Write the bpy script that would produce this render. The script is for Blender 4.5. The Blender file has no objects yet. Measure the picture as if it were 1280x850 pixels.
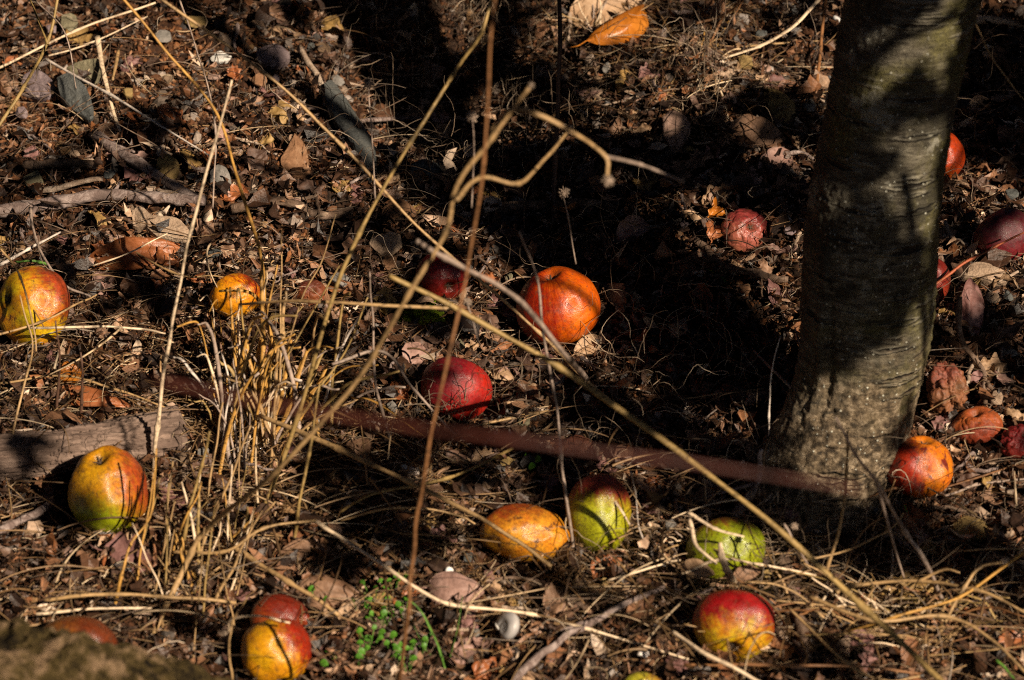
import bpy, bmesh, math, random
import numpy as np
from mathutils import Vector, Matrix
random.seed(7)
RNG = np.random.default_rng(11)
C = bpy.context.scene.collection
sc = bpy.context.scene

# ------------------------------------------------------------------ camera
FMM, SW, DIST, PITCH = 112.0, 36.0, 3.0, math.radians(28)
F = Vector((0, math.cos(PITCH), -math.sin(PITCH)))
U = Vector((0, math.sin(PITCH), math.cos(PITCH)))
R = Vector((1, 0, 0))
CAM = -F * DIST
cam = bpy.data.objects.new('camera', bpy.data.cameras.new('camera'))
C.objects.link(cam); sc.camera = cam
cam.location = CAM
cam.rotation_euler = (math.radians(90) - PITCH, 0, 0)
cam.data.lens = FMM; cam.data.sensor_width = SW; cam.data.sensor_fit = 'HORIZONTAL'
cam.data.clip_start = 0.05; cam.data.clip_end = 500
cam.data.dof.use_dof = True
cam.data.dof.focus_distance = 3.06
cam.data.dof.aperture_fstop = 6.2
cam.data.dof.aperture_blades = 7

# ------------------------------------------------------------------ light
ELEV = math.radians(34)
SH = Vector((0.62, -0.785, 0)).normalized()
SUN = Vector((SH.x * math.cos(ELEV), SH.y * math.cos(ELEV), math.sin(ELEV)))   # towards the sun
w = bpy.data.worlds.new('World'); sc.world = w; w.use_nodes = True
nt = w.node_tree; nt.nodes.clear()
sky = nt.nodes.new('ShaderNodeTexSky'); sky.sky_type = 'NISHITA'; sky.sun_disc = False
sky.sun_elevation = ELEV; sky.sun_rotation = math.atan2(SH.x, SH.y)
sky.air_density = 0.6; sky.dust_density = 0.3
bg = nt.nodes.new('ShaderNodeBackground'); bg.inputs[1].default_value = 0.05
ow = nt.nodes.new('ShaderNodeOutputWorld')
nt.links.new(sky.outputs[0], bg.inputs[0]); nt.links.new(bg.outputs[0], ow.inputs[0])
sl = bpy.data.lights.new('sun', 'SUN'); sl.energy = 5.0; sl.angle = math.radians(0.5)
sl.color = (1.0, 0.84, 0.64)
so = bpy.data.objects.new('sun', sl); C.objects.link(so)
so.rotation_euler = SUN.to_track_quat('Z', 'Y').to_euler()
sc.view_settings.view_transform = 'Standard'; sc.view_settings.look = 'None'
sc.view_settings.exposure = 0.72; sc.view_settings.gamma = 1.0
sc.view_settings.use_curve_mapping = False
sc.cycles.use_denoising = False
sc.cycles.filter_width = 1.1
sc.cycles.sample_clamp_indirect = 3
sc.cycles.max_bounces = 4; sc.cycles.diffuse_bounces = 2; sc.cycles.glossy_bounces = 2

# ------------------------------------------------------------------ noise and terrain
def _h(ix, iy, iz, s):
    n = (ix.astype(np.int64) * 374761393 + iy.astype(np.int64) * 668265263 + iz.astype(np.int64) * 2147483647 + s * 974711) & 0xFFFFFFFF
    n = ((n ^ (n >> 13)) * 1274126177) & 0xFFFFFFFF
    n = n ^ (n >> 16)
    return (n & 0xFFFFFF) / float(0xFFFFFF)
def vnoise(x, y, z=0.0, s=0):
    x = np.asarray(x, float); y = np.asarray(y, float); z = np.zeros_like(x) + z
    ix, iy, iz = np.floor(x), np.floor(y), np.floor(z)
    fx, fy, fz = x - ix, y - iy, z - iz
    fx, fy, fz = [f * f * (3 - 2 * f) for f in (fx, fy, fz)]
    r = 0
    for dx in (0, 1):
        for dy in (0, 1):
            for dz in (0, 1):
                wgt = (fx if dx else 1 - fx) * (fy if dy else 1 - fy) * (fz if dz else 1 - fz)
                r = r + wgt * _h(ix + dx, iy + dy, iz + dz, s)
    return r * 2 - 1
def fbm(x, y, z=0.0, s=0, o=4):
    r, a = 0, 1.0
    for i in range(o):
        r = r + a * vnoise(x * 2**i, y * 2**i, np.asarray(z) * 2**i, s + i); a *= .5
    return r
SLOPE = math.tan(math.radians(12))
DENTS = []       # (x, y, radius, depth) hollows and rises, filled in below
def G0(x, y):
    x = np.asarray(x, float); y = np.asarray(y, float)
    z = SLOPE * y + 0.020 * vnoise(x * 3.1 + 5, y * 3.1, 0, 3) + 0.010 * vnoise(x * 8, y * 8, 0, 4) + 0.006 * vnoise(x * 19, y * 19, 0, 5)
    for (a, b, r, d) in DENTS:
        z = z + d * np.exp(-((x - a)**2 + (y - b)**2) / (r * r))
    return z
def G(x, y):
    z = G0(x, y)
    near = np.exp(-np.maximum(0, np.hypot(x, y) - 1.6)**2 / 2)
    n = fbm(x * 34, y * 34, 0, 20, 3)
    z = z + near * (0.0085 * n + 0.0040 * np.abs(fbm(x * 95, y * 95, 0, 30, 3)) + 0.0045 * np.maximum(0, vnoise(x * 60, y * 60, 0, 41))**2)
    return z
def ray(px, py):
    k = SW / FMM / 1280.0
    return F + R * ((px - 640) * k) + U * ((425 - py) * k)
def PT(px, py, lift=0.0):
    d = ray(px, py); t = DIST
    for _ in range(40):
        p = CAM + d * t
        e = p.z - float(G0(p.x, p.y)) - lift
        t += e * 0.9 / (0.65)
    return CAM + d * t
def depth(p): return (p - CAM).dot(F)
def pxsize(p): return depth(p) * SW / FMM / 1280.0       # metres per photo pixel at p
def topx(P):                                              # array of points to photo pixels
    V = P - np.array(CAM)
    d = V @ np.array(F)
    k = FMM * 1280 / SW
    return 640 + (V @ np.array(R)) / d * k, 425 - (V @ np.array(U)) / d * k
for (px, py, r, d) in [(1110, 665, .10, -.045), (900, 430, .12, -.03), (585, 110, .11, -.085), (1250, 150, .12, -.04),
                       (560, 400, .07, -.012), (60, 640, .05, -.02), (1060, 585, .09, .02), (780, 600, .1, -.015),
                       (230, 250, .15, .015), (880, 740, .12, .012), (1220, 560, .08, .015)]:
    q = PT(px, py); DENTS.append((q.x, q.y, r, d))

# ------------------------------------------------------------------ mesh helpers
def mesh_np(name, V, quads=None, tris=None, smooth=True):
    me = bpy.data.meshes.new(name)
    V = np.asarray(V, np.float32)
    me.vertices.add(len(V)); me.vertices.foreach_set('co', V.ravel())
    lists = []
    nq = 0 if quads is None else len(quads); ntr = 0 if tris is None else len(tris)
    idx = np.concatenate([np.asarray(quads, np.int32).ravel() if nq else np.zeros(0, np.int32),
                          np.asarray(tris, np.int32).ravel() if ntr else np.zeros(0, np.int32)])
    me.loops.add(len(idx)); me.loops.foreach_set('vertex_index', idx)
    st = np.concatenate([np.arange(nq) * 4, nq * 4 + np.arange(ntr) * 3]).astype(np.int32)
    me.polygons.add(nq + ntr); me.polygons.foreach_set('loop_start', st)
    me.update(calc_edges=True)
    me.polygons.foreach_set('use_smooth', np.full(nq + ntr, smooth))
    me.validate()
    return me
def link(name, me, m=None, parent=None, label=None, cat=None, group=None, kind=None):
    o = bpy.data.objects.new(name, me); C.objects.link(o)
    if m is not None:
        if len(me.materials) == 0: me.materials.append(m)
    if parent: o.parent = parent
    tag(o, label, cat, group, kind)
    return o
LABELS = set()
def tag(o, label=None, cat=None, group=None, kind=None):
    if label: o['label'] = label; LABELS.add(label)
    if cat: o['category'] = cat
    if group: o['group'] = group
    if kind: o['kind'] = kind
def smooth_path(pts, n=8):
    pts = [np.array(p, float) for p in pts]
    if len(pts) < 3:
        return np.array([pts[0] * (1 - t) + pts[-1] * t for t in np.linspace(0, 1, n)])
    P = [2 * pts[0] - pts[1]] + pts + [2 * pts[-1] - pts[-2]]
    out = []
    for i in range(1, len(P) - 2):
        for t in np.linspace(0, 1, n, endpoint=False):
            a, b, c, d = P[i - 1:i + 3]
            out.append(.5 * ((2 * b) + (-a + c) * t + (2 * a - 5 * b + 4 * c - d) * t * t + (-a + 3 * b - 3 * c + d) * t**3))
    out.append(P[-2]); return np.array(out)
def tube(path, rad, sides=8, flat=1.0, rough=0.0, seed=0, cap=True):
    P = np.asarray(path, float); n = len(P)
    rad = np.zeros(n) + rad
    T = np.gradient(P, axis=0); T /= np.linalg.norm(T, axis=1)[:, None] + 1e-12
    up = np.array([0, 0, 1.0]) if abs(T[0][2]) < .9 else np.array([1.0, 0, 0])
    A = np.cross(T[0], up); A /= np.linalg.norm(A)
    V = []
    for i in range(n):
        A = A - T[i] * A.dot(T[i]); A /= np.linalg.norm(A)
        B = np.cross(T[i], A)
        an = np.arange(sides) / sides * 2 * np.pi
        rr = rad[i] * (1 + (rough * vnoise(np.cos(an) * 2 + seed * 7, np.sin(an) * 2, i * .5, seed) if rough else 0))
        V.append(P[i] + np.outer(np.cos(an) * rr, A) + np.outer(np.sin(an) * rr * flat, B))
    V = np.concatenate(V)
    q = []
    for i in range(n - 1):
        for k in range(sides):
            a = i * sides + k; b = i * sides + (k + 1) % sides
            q.append((a, b, b + sides, a + sides))
    tr = []
    if cap:
        V = np.vstack([V, P[0], P[-1]]); c0, c1 = len(V) - 2, len(V) - 1
        for k in range(sides):
            tr.append((c0, (k + 1) % sides, k))
            tr.append((c1, (n - 1) * sides + k, (n - 1) * sides + (k + 1) % sides))
    return V, np.array(q), np.array(tr) if tr else None
def merge(parts):
    Vs, Qs, Ts, off = [], [], [], 0
    for V, q, t in parts:
        Vs.append(V)
        if q is not None and len(q): Qs.append(np.asarray(q) + off)
        if t is not None and len(t): Ts.append(np.asarray(t) + off)
        off += len(V)
    return np.vstack(Vs), (np.vstack(Qs) if Qs else None), (np.vstack(Ts) if Ts else None)

# ------------------------------------------------------------------ materials
class NM:
    def __init__(s, name, rough=.8, spec=.3):
        s.m = bpy.data.materials.new(name); s.m.use_nodes = True
        s.t = s.m.node_tree; s.b = s.t.nodes['Principled BSDF']
        s.b.inputs['Roughness'].default_value = rough
        s.b.inputs['Specular IOR Level'].default_value = spec
        s.tc = s.t.nodes.new('ShaderNodeTexCoord'); s.co = s.tc.outputs['Object']
    def n(s, typ, **kw):
        nd = s.t.nodes.new(typ)
        for k, v in kw.items(): setattr(nd, k, v)
        return nd
    def l(s, a, b): s.t.links.new(a, b)
    def noise(s, scale, detail=4, rough=.6, vec=None, dist=0):
        nd = s.n('ShaderNodeTexNoise'); nd.inputs['Scale'].default_value = scale
        nd.inputs['Detail'].default_value = detail; nd.inputs['Roughness'].default_value = rough
        nd.inputs['Distortion'].default_value = dist
        s.l(vec if vec is not None else s.co, nd.inputs['Vector']); return nd.outputs['Fac']
    def vor(s, scale, vec=None, feature='F1', out='Distance'):
        nd = s.n('ShaderNodeTexVoronoi', feature=feature); nd.inputs['Scale'].default_value = scale
        s.l(vec if vec is not None else s.co, nd.inputs['Vector']); return nd.outputs[out]
    def ramp(s, fac, stops):
        nd = s.n('ShaderNodeValToRGB'); e = nd.color_ramp.elements
        while len(e) < len(stops): e.new(.5)
        for el, (p, c) in zip(e, stops):
            el.position = p; el.color = (*c, 1) if len(c) == 3 else c
        s.l(fac, nd.inputs[0]); return nd.outputs[0]
    def step(s, fac, a, b): return s.ramp(fac, [(a, (0, 0, 0)), (b, (1, 1, 1))])
    def mix(s, f, a, b, mode='MIX'):
        nd = s.n('ShaderNodeMix', data_type='RGBA', blend_type=mode)
        for v, i in ((f, 0), (a, 6), (b, 7)):
            if isinstance(v, (int, float)): nd.inputs[i].default_value = v
            elif isinstance(v, tuple): nd.inputs[i].default_value = (*v, 1)
            else: s.l(v, nd.inputs[i])
        return nd.outputs[2]
    def math(s, op, a, b=0.0, clamp=False):
        nd = s.n('ShaderNodeMath', operation=op, use_clamp=clamp)
        for v, i in ((a, 0), (b, 1)):
            if isinstance(v, (int, float)): nd.inputs[i].default_value = v
            else: s.l(v, nd.inputs[i])
        return nd.outputs[0]
    def mapv(s, scale=(1, 1, 1), loc=(0, 0, 0), rot=(0, 0, 0)):
        nd = s.n('ShaderNodeMapping'); nd.inputs['Scale'].default_value = scale
        nd.inputs['Location'].default_value = loc; nd.inputs['Rotation'].default_value = rot
        s.l(s.co, nd.inputs['Vector']); return nd.outputs[0]
    def color(s, c):
        if isinstance(c, tuple): s.b.inputs['Base Color'].default_value = (*c, 1)
        else: s.l(c, s.b.inputs['Base Color'])
    def bump(s, h, strength=.5, dist=.002):
        nd = s.n('ShaderNodeBump'); nd.inputs['Strength'].default_value = strength
        nd.inputs['Distance'].default_value = dist
        s.l(h, nd.inputs['Height']); s.l(nd.outputs[0], s.b.inputs['Normal'])

def soil_mat():
    k = NM('soil', .95, .15)
    a = k.noise(9, 5); b = k.noise(120, 5)
    c1 = k.ramp(b, [(.35, (.014, .006, .004)), (.5, (.048, .021, .010)), (.68, (.14, .062, .028))])
    c2 = k.ramp(b, [(.3, (.014, .009, .007)), (.6, (.045, .028, .019)), (.8, (.10, .066, .045))])
    k.color(k.mix(k.step(a, .42, .6), c2, c1))
    k.bump(k.noise(260, 5, .7), .8, .003)
    return k.m
def island_mat(name, stops, rough=.85, spec=.2, nscale=180, bumpd=.0012, trans=0, streak=False):
    k = NM(name, rough, spec)
    g = k.n('ShaderNodeNewGeometry')
    col = k.ramp(g.outputs['Random Per Island'], stops)
    n1 = k.noise(nscale, 4, .65)
    col = k.mix(1.0, col, k.ramp(n1, [(.25, (.42, .40, .38)), (.5, (.9, .88, .86)), (.75, (1.35, 1.32, 1.3))]), 'MULTIPLY')
    col = k.mix(1.0, col, k.ramp(k.noise(13, 3, .6), [(.35, (.45, .43, .42)), (.55, (1, .98, .95)), (.7, (1.25, 1.2, 1.15))]), 'MULTIPLY')
    k.color(col); k.bump(k.noise(nscale * 2.5, 3), .6, bumpd)
    return k.m
SOIL = soil_mat()
M_LITTER = island_mat('leaf_scraps', [(0, (.012, .006, .004)), (.32, (.040, .018, .009)), (.52, (.105, .046, .021)), (.64, (.065, .040, .030)),
                                      (.78, (.26, .135, .075)), (.86, (.23, .09, .032)), (.95, (.46, .31, .21)), (1, (.66, .54, .43))], .5, .5)
M_CRUMB = island_mat('soil_crumbs', [(0, (.028, .011, .005)), (.5, (.11, .043, .016)), (.8, (.21, .09, .036)), (1, (.32, .20, .12))], .85, .25)
M_GRAVEL = island_mat('stone_bits', [(0, (.06, .055, .055)), (.3, (.14, .11, .09)), (.55, (.22, .13, .06)), (.8, (.26, .20, .16)), (1, (.42, .38, .36))], .85, .2)
M_STRAW = island_mat('straw', [(0, (.06, .035, .018)), (.4, (.19, .11, .05)), (.75, (.34, .22, .11)), (1, (.62, .50, .35))], .5, .45, 90)
M_ROOT = island_mat('rootlets', [(0, (.08, .055, .04)), (.6, (.28, .21, .15)), (1, (.45, .37, .29))], .75, .2, 90)
M_TWIGBIT = island_mat('twig_bits', [(0, (.03, .02, .015)), (.5, (.11, .07, .045)), (.85, (.22, .16, .12)), (1, (.3, .25, .21))], .85, .2, 150)
def stem_mat(name, c, dark=.45, rough=.55, freq=30, spec=.35):
    k = NM(name, rough, spec)
    n = k.noise(freq * 1.4, 6, .75); n2 = k.noise(freq * 9, 3)
    d = tuple(v * dark * .6 for v in c); b = tuple(min(.85, v * 1.35) for v in c)
    col = k.ramp(n, [(.34, d), (.48, c), (.66, b)])
    col = k.mix(k.step(n2, .56, .68), col, tuple(v * .3 for v in c))
    k.color(col); k.bump(n2, .4, .0006)
    return k.m
S = {'gold': stem_mat('golden_straw', (.38, .20, .045)), 'tan': stem_mat('tan_straw', (.32, .20, .09)),
     'cream': stem_mat('cream_straw', (.62, .47, .32)), 'grey': stem_mat('grey_stem', (.27, .20, .16)),
     'white': stem_mat('bleached_stem', (.52, .44, .38)), 'brown': stem_mat('brown_stem', (.20, .09, .035)),
     'dark': stem_mat('dark_stem', (.08, .04, .025)), 'olive': stem_mat('olive_stem', (.26, .17, .06)),
     'red': stem_mat('red_cane', (.075, .018, .011), .8), 'fluff': stem_mat('seed_fluff', (.26, .19, .14)), 'redtwig': stem_mat('red_twig', (.33, .08, .03)),
     'green': stem_mat('green_blade', (.08, .18, .025))}
def wood_mat(name, c1, c2, axis_scale=(60, 60, 6)):
    k = NM(name, .9, .15)
    v = k.mapv(axis_scale)
    a = k.noise(1, 6, .7, v, .6); b = k.noise(25, 3)
    col = k.ramp(a, [(.28, tuple(x * .25 for x in c1)), (.45, c1), (.62, c2), (.8, tuple(min(.8, x * 1.3) for x in c2))])
    col = k.mix(k.step(b, .5, .75), col, tuple(x * .7 for x in c1))
    k.color(col); k.bump(a, .9, .004)
    return k.m

# ------------------------------------------------------------------ ground
def axis(lo, hi, step, far):
    a = np.arange(lo, hi, step)
    ext = [0.03]
    while sum(ext) < far: ext.append(ext[-1] * 1.35)
    e = np.cumsum(ext)
    return np.concatenate([(lo - e)[::-1], a, a[-1] + e])
gx = axis(-.72, .72, .0028, 60); gy = axis(-.72, .80, .0030, 60)
X, Y = np.meshgrid(gx, gy)
Z = G(X, Y)
nx, ny = len(gx), len(gy)
ii = (np.arange(ny - 1)[:, None] * nx + np.arange(nx - 1)[None, :]).ravel()
link('ground', mesh_np('ground', np.stack([X, Y, Z], -1).reshape(-1, 3), np.stack([ii, ii + 1, ii + nx + 1, ii + nx], -1)), SOIL, kind='structure')

# ------------------------------------------------------------------ loose ground cover nobody could count
def scatter(n, dens=None, margin=60):
    out = []; got = 0
    while got < n:
        m = n * 3
        x = RNG.uniform(-.78, .78, m); y = RNG.uniform(-.72, .85, m)
        z = G(x, y); P = np.stack([x, y, z], -1)
        u, v = topx(P)
        ok = (u > -margin) & (u < 1280 + margin) & (v > -margin) & (v < 850 + margin)
        if dens is not None: ok &= RNG.uniform(0, 1, m) < dens(u, v, x, y)
        P = P[ok]; out.append(P); got += len(P)
    return np.concatenate(out)[:n]
def blob(u, v, cx, cy, rx, ry): return np.exp(-((u - cx) / rx)**2 - ((v - cy) / ry)**2)
def soil_patch(u, v): return np.clip(1.25 * blob(u, v, 230, 120, 190, 120) + blob(u, v, 880, 330, 90, 60) + .8 * blob(u, v, 60, 210, 90, 90) + .6 * blob(u, v, 600, 600, 170, 40) + .7 * blob(u, v, 1190, 655, 130, 30), 0, 1)
def frames(n, tilt):
    az = RNG.uniform(0, 2 * np.pi, n); ti = np.abs(RNG.normal(0, tilt, n))
    N = np.stack([np.sin(ti) * np.cos(az), np.sin(ti) * np.sin(az) , np.cos(ti)], -1)
    a = RNG.normal(size=(n, 3)); A = np.cross(N, a); A /= np.linalg.norm(A, axis=1)[:, None]
    return A, np.cross(N, A), N
def chips(n, dens, smin, smax, power=2.0, tilt=.55, lift=.004, asp=(.35, .9)):
    P = scatter(n, dens); A, B, N = frames(n, tilt)
    s = smin + (smax - smin) * RNG.uniform(0, 1, n)**power
    asr = RNG.uniform(*asp, n)
    gu, gv = np.meshgrid([-1, -.35, .35, 1], [-1, 0, 1]); gu = gu.ravel(); gv = gv.ravel()
    u = gu[None] * (1 - .35 * (np.abs(gv[None]) > .5)) + RNG.normal(0, .19, (n, 12))
    v = gv[None] * (1 - .45 * (np.abs(gu[None]) > .9)) + RNG.normal(0, .19, (n, 12))
    cu = RNG.normal(.1, .7, n)[:, None]; tw = RNG.normal(0, .45, n)[:, None]; cv = RNG.normal(.2, .9, n)[:, None]
    hgt = cu * u * u + tw * u * v + cv * v * v * .6 + RNG.normal(0, .10, (n, 12))
    V = P[:, None] + (A[:, None] * (u * s[:, None])[..., None] + B[:, None] * (v * (s * asr)[:, None])[..., None] + N[:, None] * (hgt * (s * .5)[:, None])[..., None])
    V[..., 2] += (RNG.uniform(0, 1, n) * lift + s * .12)[:, None]
    q = np.array([(r * 4 + c, r * 4 + c + 1, r * 4 + c + 5, r * 4 + c + 4) for r in range(2) for c in range(3)])
    Q = (q[None] + (np.arange(n) * 12)[:, None, None]).reshape(-1, 4)
    return V.reshape(-1, 3), Q, None
_ico = bmesh.new(); bmesh.ops.create_icosphere(_ico, subdivisions=1, radius=1)
ICOV = np.array([v.co[:] for v in _ico.verts]); ICOF = np.array([[v.index for v in f.verts] for f in _ico.faces]); _ico.free()
def crumbs(n, dens, smin, smax, power=3.0, sink=.2):
    P = scatter(n, dens); A, B, N = frames(n, 1.2)
    s = smin + (smax - smin) * RNG.uniform(0, 1, n)**power
    k = len(ICOV)
    W = ICOV[None] * (1 + RNG.normal(0, .2, (n, k)))[..., None] * RNG.uniform(.5, 1.1, (n, 1, 3))
    V = P[:, None] + s[:, None, None] * (A[:, None] * W[..., :1] + B[:, None] * W[..., 1:2] + N[:, None] * W[..., 2:])
    V[..., 2] += (s * sink)[:, None]
    T = (ICOF[None] + (np.arange(n) * k)[:, None, None]).reshape(-1, 3)
    return V.reshape(-1, 3), None, T
def fibres(n, dens, lmin, lmax, rmin, rmax, bend=.35, rise=.25, lift=.006, seg=7, power=2.0, az=None, wig=.0, sides=3):
    P = scatter(n, dens, 90)
    L = lmin + (lmax - lmin) * RNG.uniform(0, 1, n)**power
    rad = RNG.uniform(rmin, rmax, n)
    th = RNG.uniform(0, 2 * np.pi, n) if az is None else RNG.normal(az[0], az[1], n)
    el = np.abs(RNG.normal(0, rise, n)); dth = RNG.normal(0, bend, n); de = -el * 2 / seg * RNG.uniform(.5, 1.5, n)
    pts = [P + np.stack([0 * L, 0 * L, RNG.uniform(0, lift, n)], -1)]
    for i in range(seg):
        d = np.stack([np.cos(th) * np.cos(el), np.sin(th) * np.cos(el), np.sin(el)], -1)
        q = pts[-1] + d * (L / seg)[:, None]
        g = G0(q[:, 0], q[:, 1]) + .002
        q[:, 2] = np.where(q[:, 2] < g, g, q[:, 2])
        pts.append(q); th = th + dth / seg * 2 + RNG.normal(0, wig, n) if wig else th + dth / seg * 2
        el = el + de + (RNG.normal(0, wig, n) if wig else 0)
    Pp = np.stack(pts, 1)
    T = np.gradient(Pp, axis=1); T /= np.linalg.norm(T, axis=2, keepdims=True) + 1e-9
    A = np.cross(T, np.array([0, .3, 1.0])); A /= np.linalg.norm(A, axis=2, keepdims=True) + 1e-9
    B = np.cross(T, A)
    an = np.arange(sides) / sides * 2 * np.pi + .5
    tap = np.linspace(1, .45, seg + 1)[None, :, None, None]
    flat = RNG.uniform(.4, 1, n)[:, None, None, None]
    V = Pp[:, :, None] + rad[:, None, None, None] * tap * (np.cos(an)[None, None, :, None] * A[:, :, None] + flat * np.sin(an)[None, None, :, None] * B[:, :, None])
    q = np.array([(i * sides + k, i * sides + (k + 1) % sides, (i + 1) * sides + (k + 1) % sides, (i + 1) * sides + k) for i in range(seg) for k in range(sides)])
    Q = (q[None] + (np.arange(n) * (seg + 1) * sides)[:, None, None]).reshape(-1, 4)
    return V.reshape(-1, 3), Q, None
def stuff(name, data, m, smooth, label, cat):
    V, q, t = data
    link(name, mesh_np(name, V, q, t, smooth), m, kind='stuff', label=label, cat=cat)
d_leaf = lambda u, v, x, y: np.clip(1.0 - .85 * soil_patch(u, v) - .8 * blob(u, v, 590, 100, 100, 110) - .6 * blob(u, v, 1090, 670, 110, 40), .06, 1) * np.clip(.75 + .5 * vnoise(x * 14, y * 14, 0, 71), .2, 1)
d_soil = lambda u, v, x, y: np.clip(.35 + .65 * soil_patch(u, v), 0, 1)
d_any = lambda u, v, x, y: np.clip(.7 + .5 * vnoise(x * 9, y * 9, 0, 77), .1, 1)
stuff('leaf_litter', merge([chips(27000, d_leaf, .0018, .0070, 1.6, .9, .008, (.2, .8)), chips(5200, d_leaf, .005, .0125, 1.8, .9, .016, (.25, .8)), chips(1300, d_leaf, .009, .018, 1.7, .7, .018, (.35, .7)), chips(17000, d_any, .003, .013, 1.6, .6, .010, (.07, .22))]),
      M_LITTER, False, 'carpet of small crumbled brown leaf scraps and bark flakes over the soil', 'leaf litter')
stuff('soil_crumbs', merge([crumbs(60000, d_soil, .0008, .0046, 2.2)]), M_CRUMB, False, 'loose reddish brown soil crumbs between the litter', 'soil crumbs')
stuff('gravel', merge([crumbs(3600, d_any, .0020, .0100, 2.5, .3)]), M_GRAVEL, False, 'scattered tiny stone chips in the brown soil', 'gravel')
straw_d = lambda u, v, x, y: np.clip(.5 * blob(u, v, 500, 640, 200, 60) + .9 * blob(u, v, 230, 520, 260, 130) + 1.0 * blob(u, v, 1000, 760, 330, 80) + .6 * blob(u, v, 700, 720, 260, 60) + .5 * blob(u, v, 120, 760, 240, 60) + .5 * blob(u, v, 830, 60, 130, 90) + .05, 0, 1)
stuff('dry_grass', merge([fibres(2600, straw_d, .02, .10, .0003, .0011, .28, .25, .012, 8, 1.5), fibres(520, lambda u, v, x, y: np.clip(straw_d(u, v, x, y) * (.35 + .9 * (v > 600)), 0, 1), .03, .12, .0006, .0015, .18, .3, .03, 10, 1.2, None, 0, 5), fibres(4200, straw_d, .01, .05, .0003, .0010, .6, .3, .012, 6, 1.3)]),
      M_STRAW, True, 'flattened pale straw and broken grass lying over the litter', 'dry grass')
twd = lambda u, v, x, y: np.clip(.55 + .4 * vnoise(x * 7, y * 7, 0, 91) - .4 * soil_patch(u, v), .05, 1)
stuff('twig_fragments', merge([fibres(7500, twd, .006, .045, .0004, .0013, .35, .35, .010, 5, 1.8), fibres(900, d_any, .04, .13, .0004, .0009, .5, .5, .02, 9, 1.2)]), M_TWIGBIT, True,
      'fine broken twig fragments tangled through the ground litter', 'twig fragments')
root_d = lambda u, v, x, y: np.clip(blob(u, v, 590, 100, 110, 120) + blob(u, v, 880, 110, 40, 60) + .8 * blob(u, v, 1080, 700, 220, 50) + .8 * blob(u, v, 560, 545, 60, 30) + .35 * blob(u, v, 860, 470, 120, 120) + .02, 0, 1)
stuff('rootlets', merge([fibres(1300, root_d, .03, .10, .0003, .0007, .9, .9, .045, 12, 1.2, None, .30)]), M_ROOT, True,
      'curly pale hair-thin rootlets hanging over the dark soil', 'rootlets')

# ------------------------------------------------------------------ the tree
TY = 600
TROWS = [(640, 1018, 190), (600, 1030, 172), (570, 1042, 162), (540, 1056, 154), (500, 1069, 150), (460, 1078, 150), (430, 1083, 156), (380, 1085, 166),
         (330, 1087, 168), (290, 1089, 168), (220, 1098, 163), (150, 1111, 160), (80, 1124, 163), (0, 1139, 167), (-120, 1160, 172), (-300, 1188, 176), (-520, 1215, 180)]
tb = PT(1058, 566)
def tpoint(px, py, k=.10):
    d = ray(px, py)
    # plane y = tb.y + k*(z-tb.z)
    t = (tb.y - k * tb.z - CAM.y + k * CAM.z) / (d.y - k * d.z)
    return CAM + d * t
rows = [(tpoint(px, py), wd * .5 * pxsize(tpoint(px, py))) for py, px, wd in TROWS]
path = smooth_path([p[0] for p in rows], 34)
rads = smooth_path([(p[1], 0, 0) for p in rows], 34)[:, 0]
def trunk_mesh():
    ns = 260; n = len(path); P = path
    an = np.arange(ns) / ns * 2 * np.pi
    zz = np.array([p[2] for p in P])
    V = np.zeros((n, ns, 3))
    for i in range(n):
        r = rads[i]; h = zz[i] - tb.z
        ca, sa = np.cos(an), np.sin(an)
        fl = np.clip(1 - h / .16, 0, 1)**1.5
        # roots spread left and towards the camera
        lob = fl * (.26 * np.maximum(0, np.cos(an - 3.4))**3 + .05 * np.maximum(0, np.cos(an - 4.9))**6 + .12 * np.maximum(0, np.cos(an - 1.2))**4)
        nse = .022 * fbm(ca * 1.6, sa * 1.6, h * 9, 50, 3) + .016 * fbm(ca * 9, sa * 9, h * 170, 60, 3) + .016 * fbm(ca * 16, sa * 16, h * 90, 63, 3) + .05 * fl * fbm(ca * 7, sa * 7, h * 50, 66, 4)
        knot = .05 * np.exp(-((an - 3.9 + 6.283) % 6.283 - 0)**2 / .02 - ((h - .20) / .03)**2)
        crack = -.10 * np.exp(-((an - 4.02) / .07)**2 - ((h - .115) / .05)**2) + .06 * np.exp(-((an - 3.85) / .09)**2 - ((h - .115) / .055)**2)
        rr = r * (1 + lob + nse + knot + crack)
        V[i] = np.stack([P[i][0] + ca * rr, P[i][1] + sa * rr, P[i][2] + .004 * fbm(ca * 2, sa * 2, h * 5, 70, 2)], -1)
    q = []
    a = (np.arange(n - 1)[:, None] * ns + np.arange(ns)[None, :]).ravel()
    b = (np.arange(n - 1)[:, None] * ns + (np.arange(ns)[None, :] + 1) % ns).ravel()
    return mesh_np('trunk', V.reshape(-1, 3), np.stack([a, b, b + ns, a + ns], -1))
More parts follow.
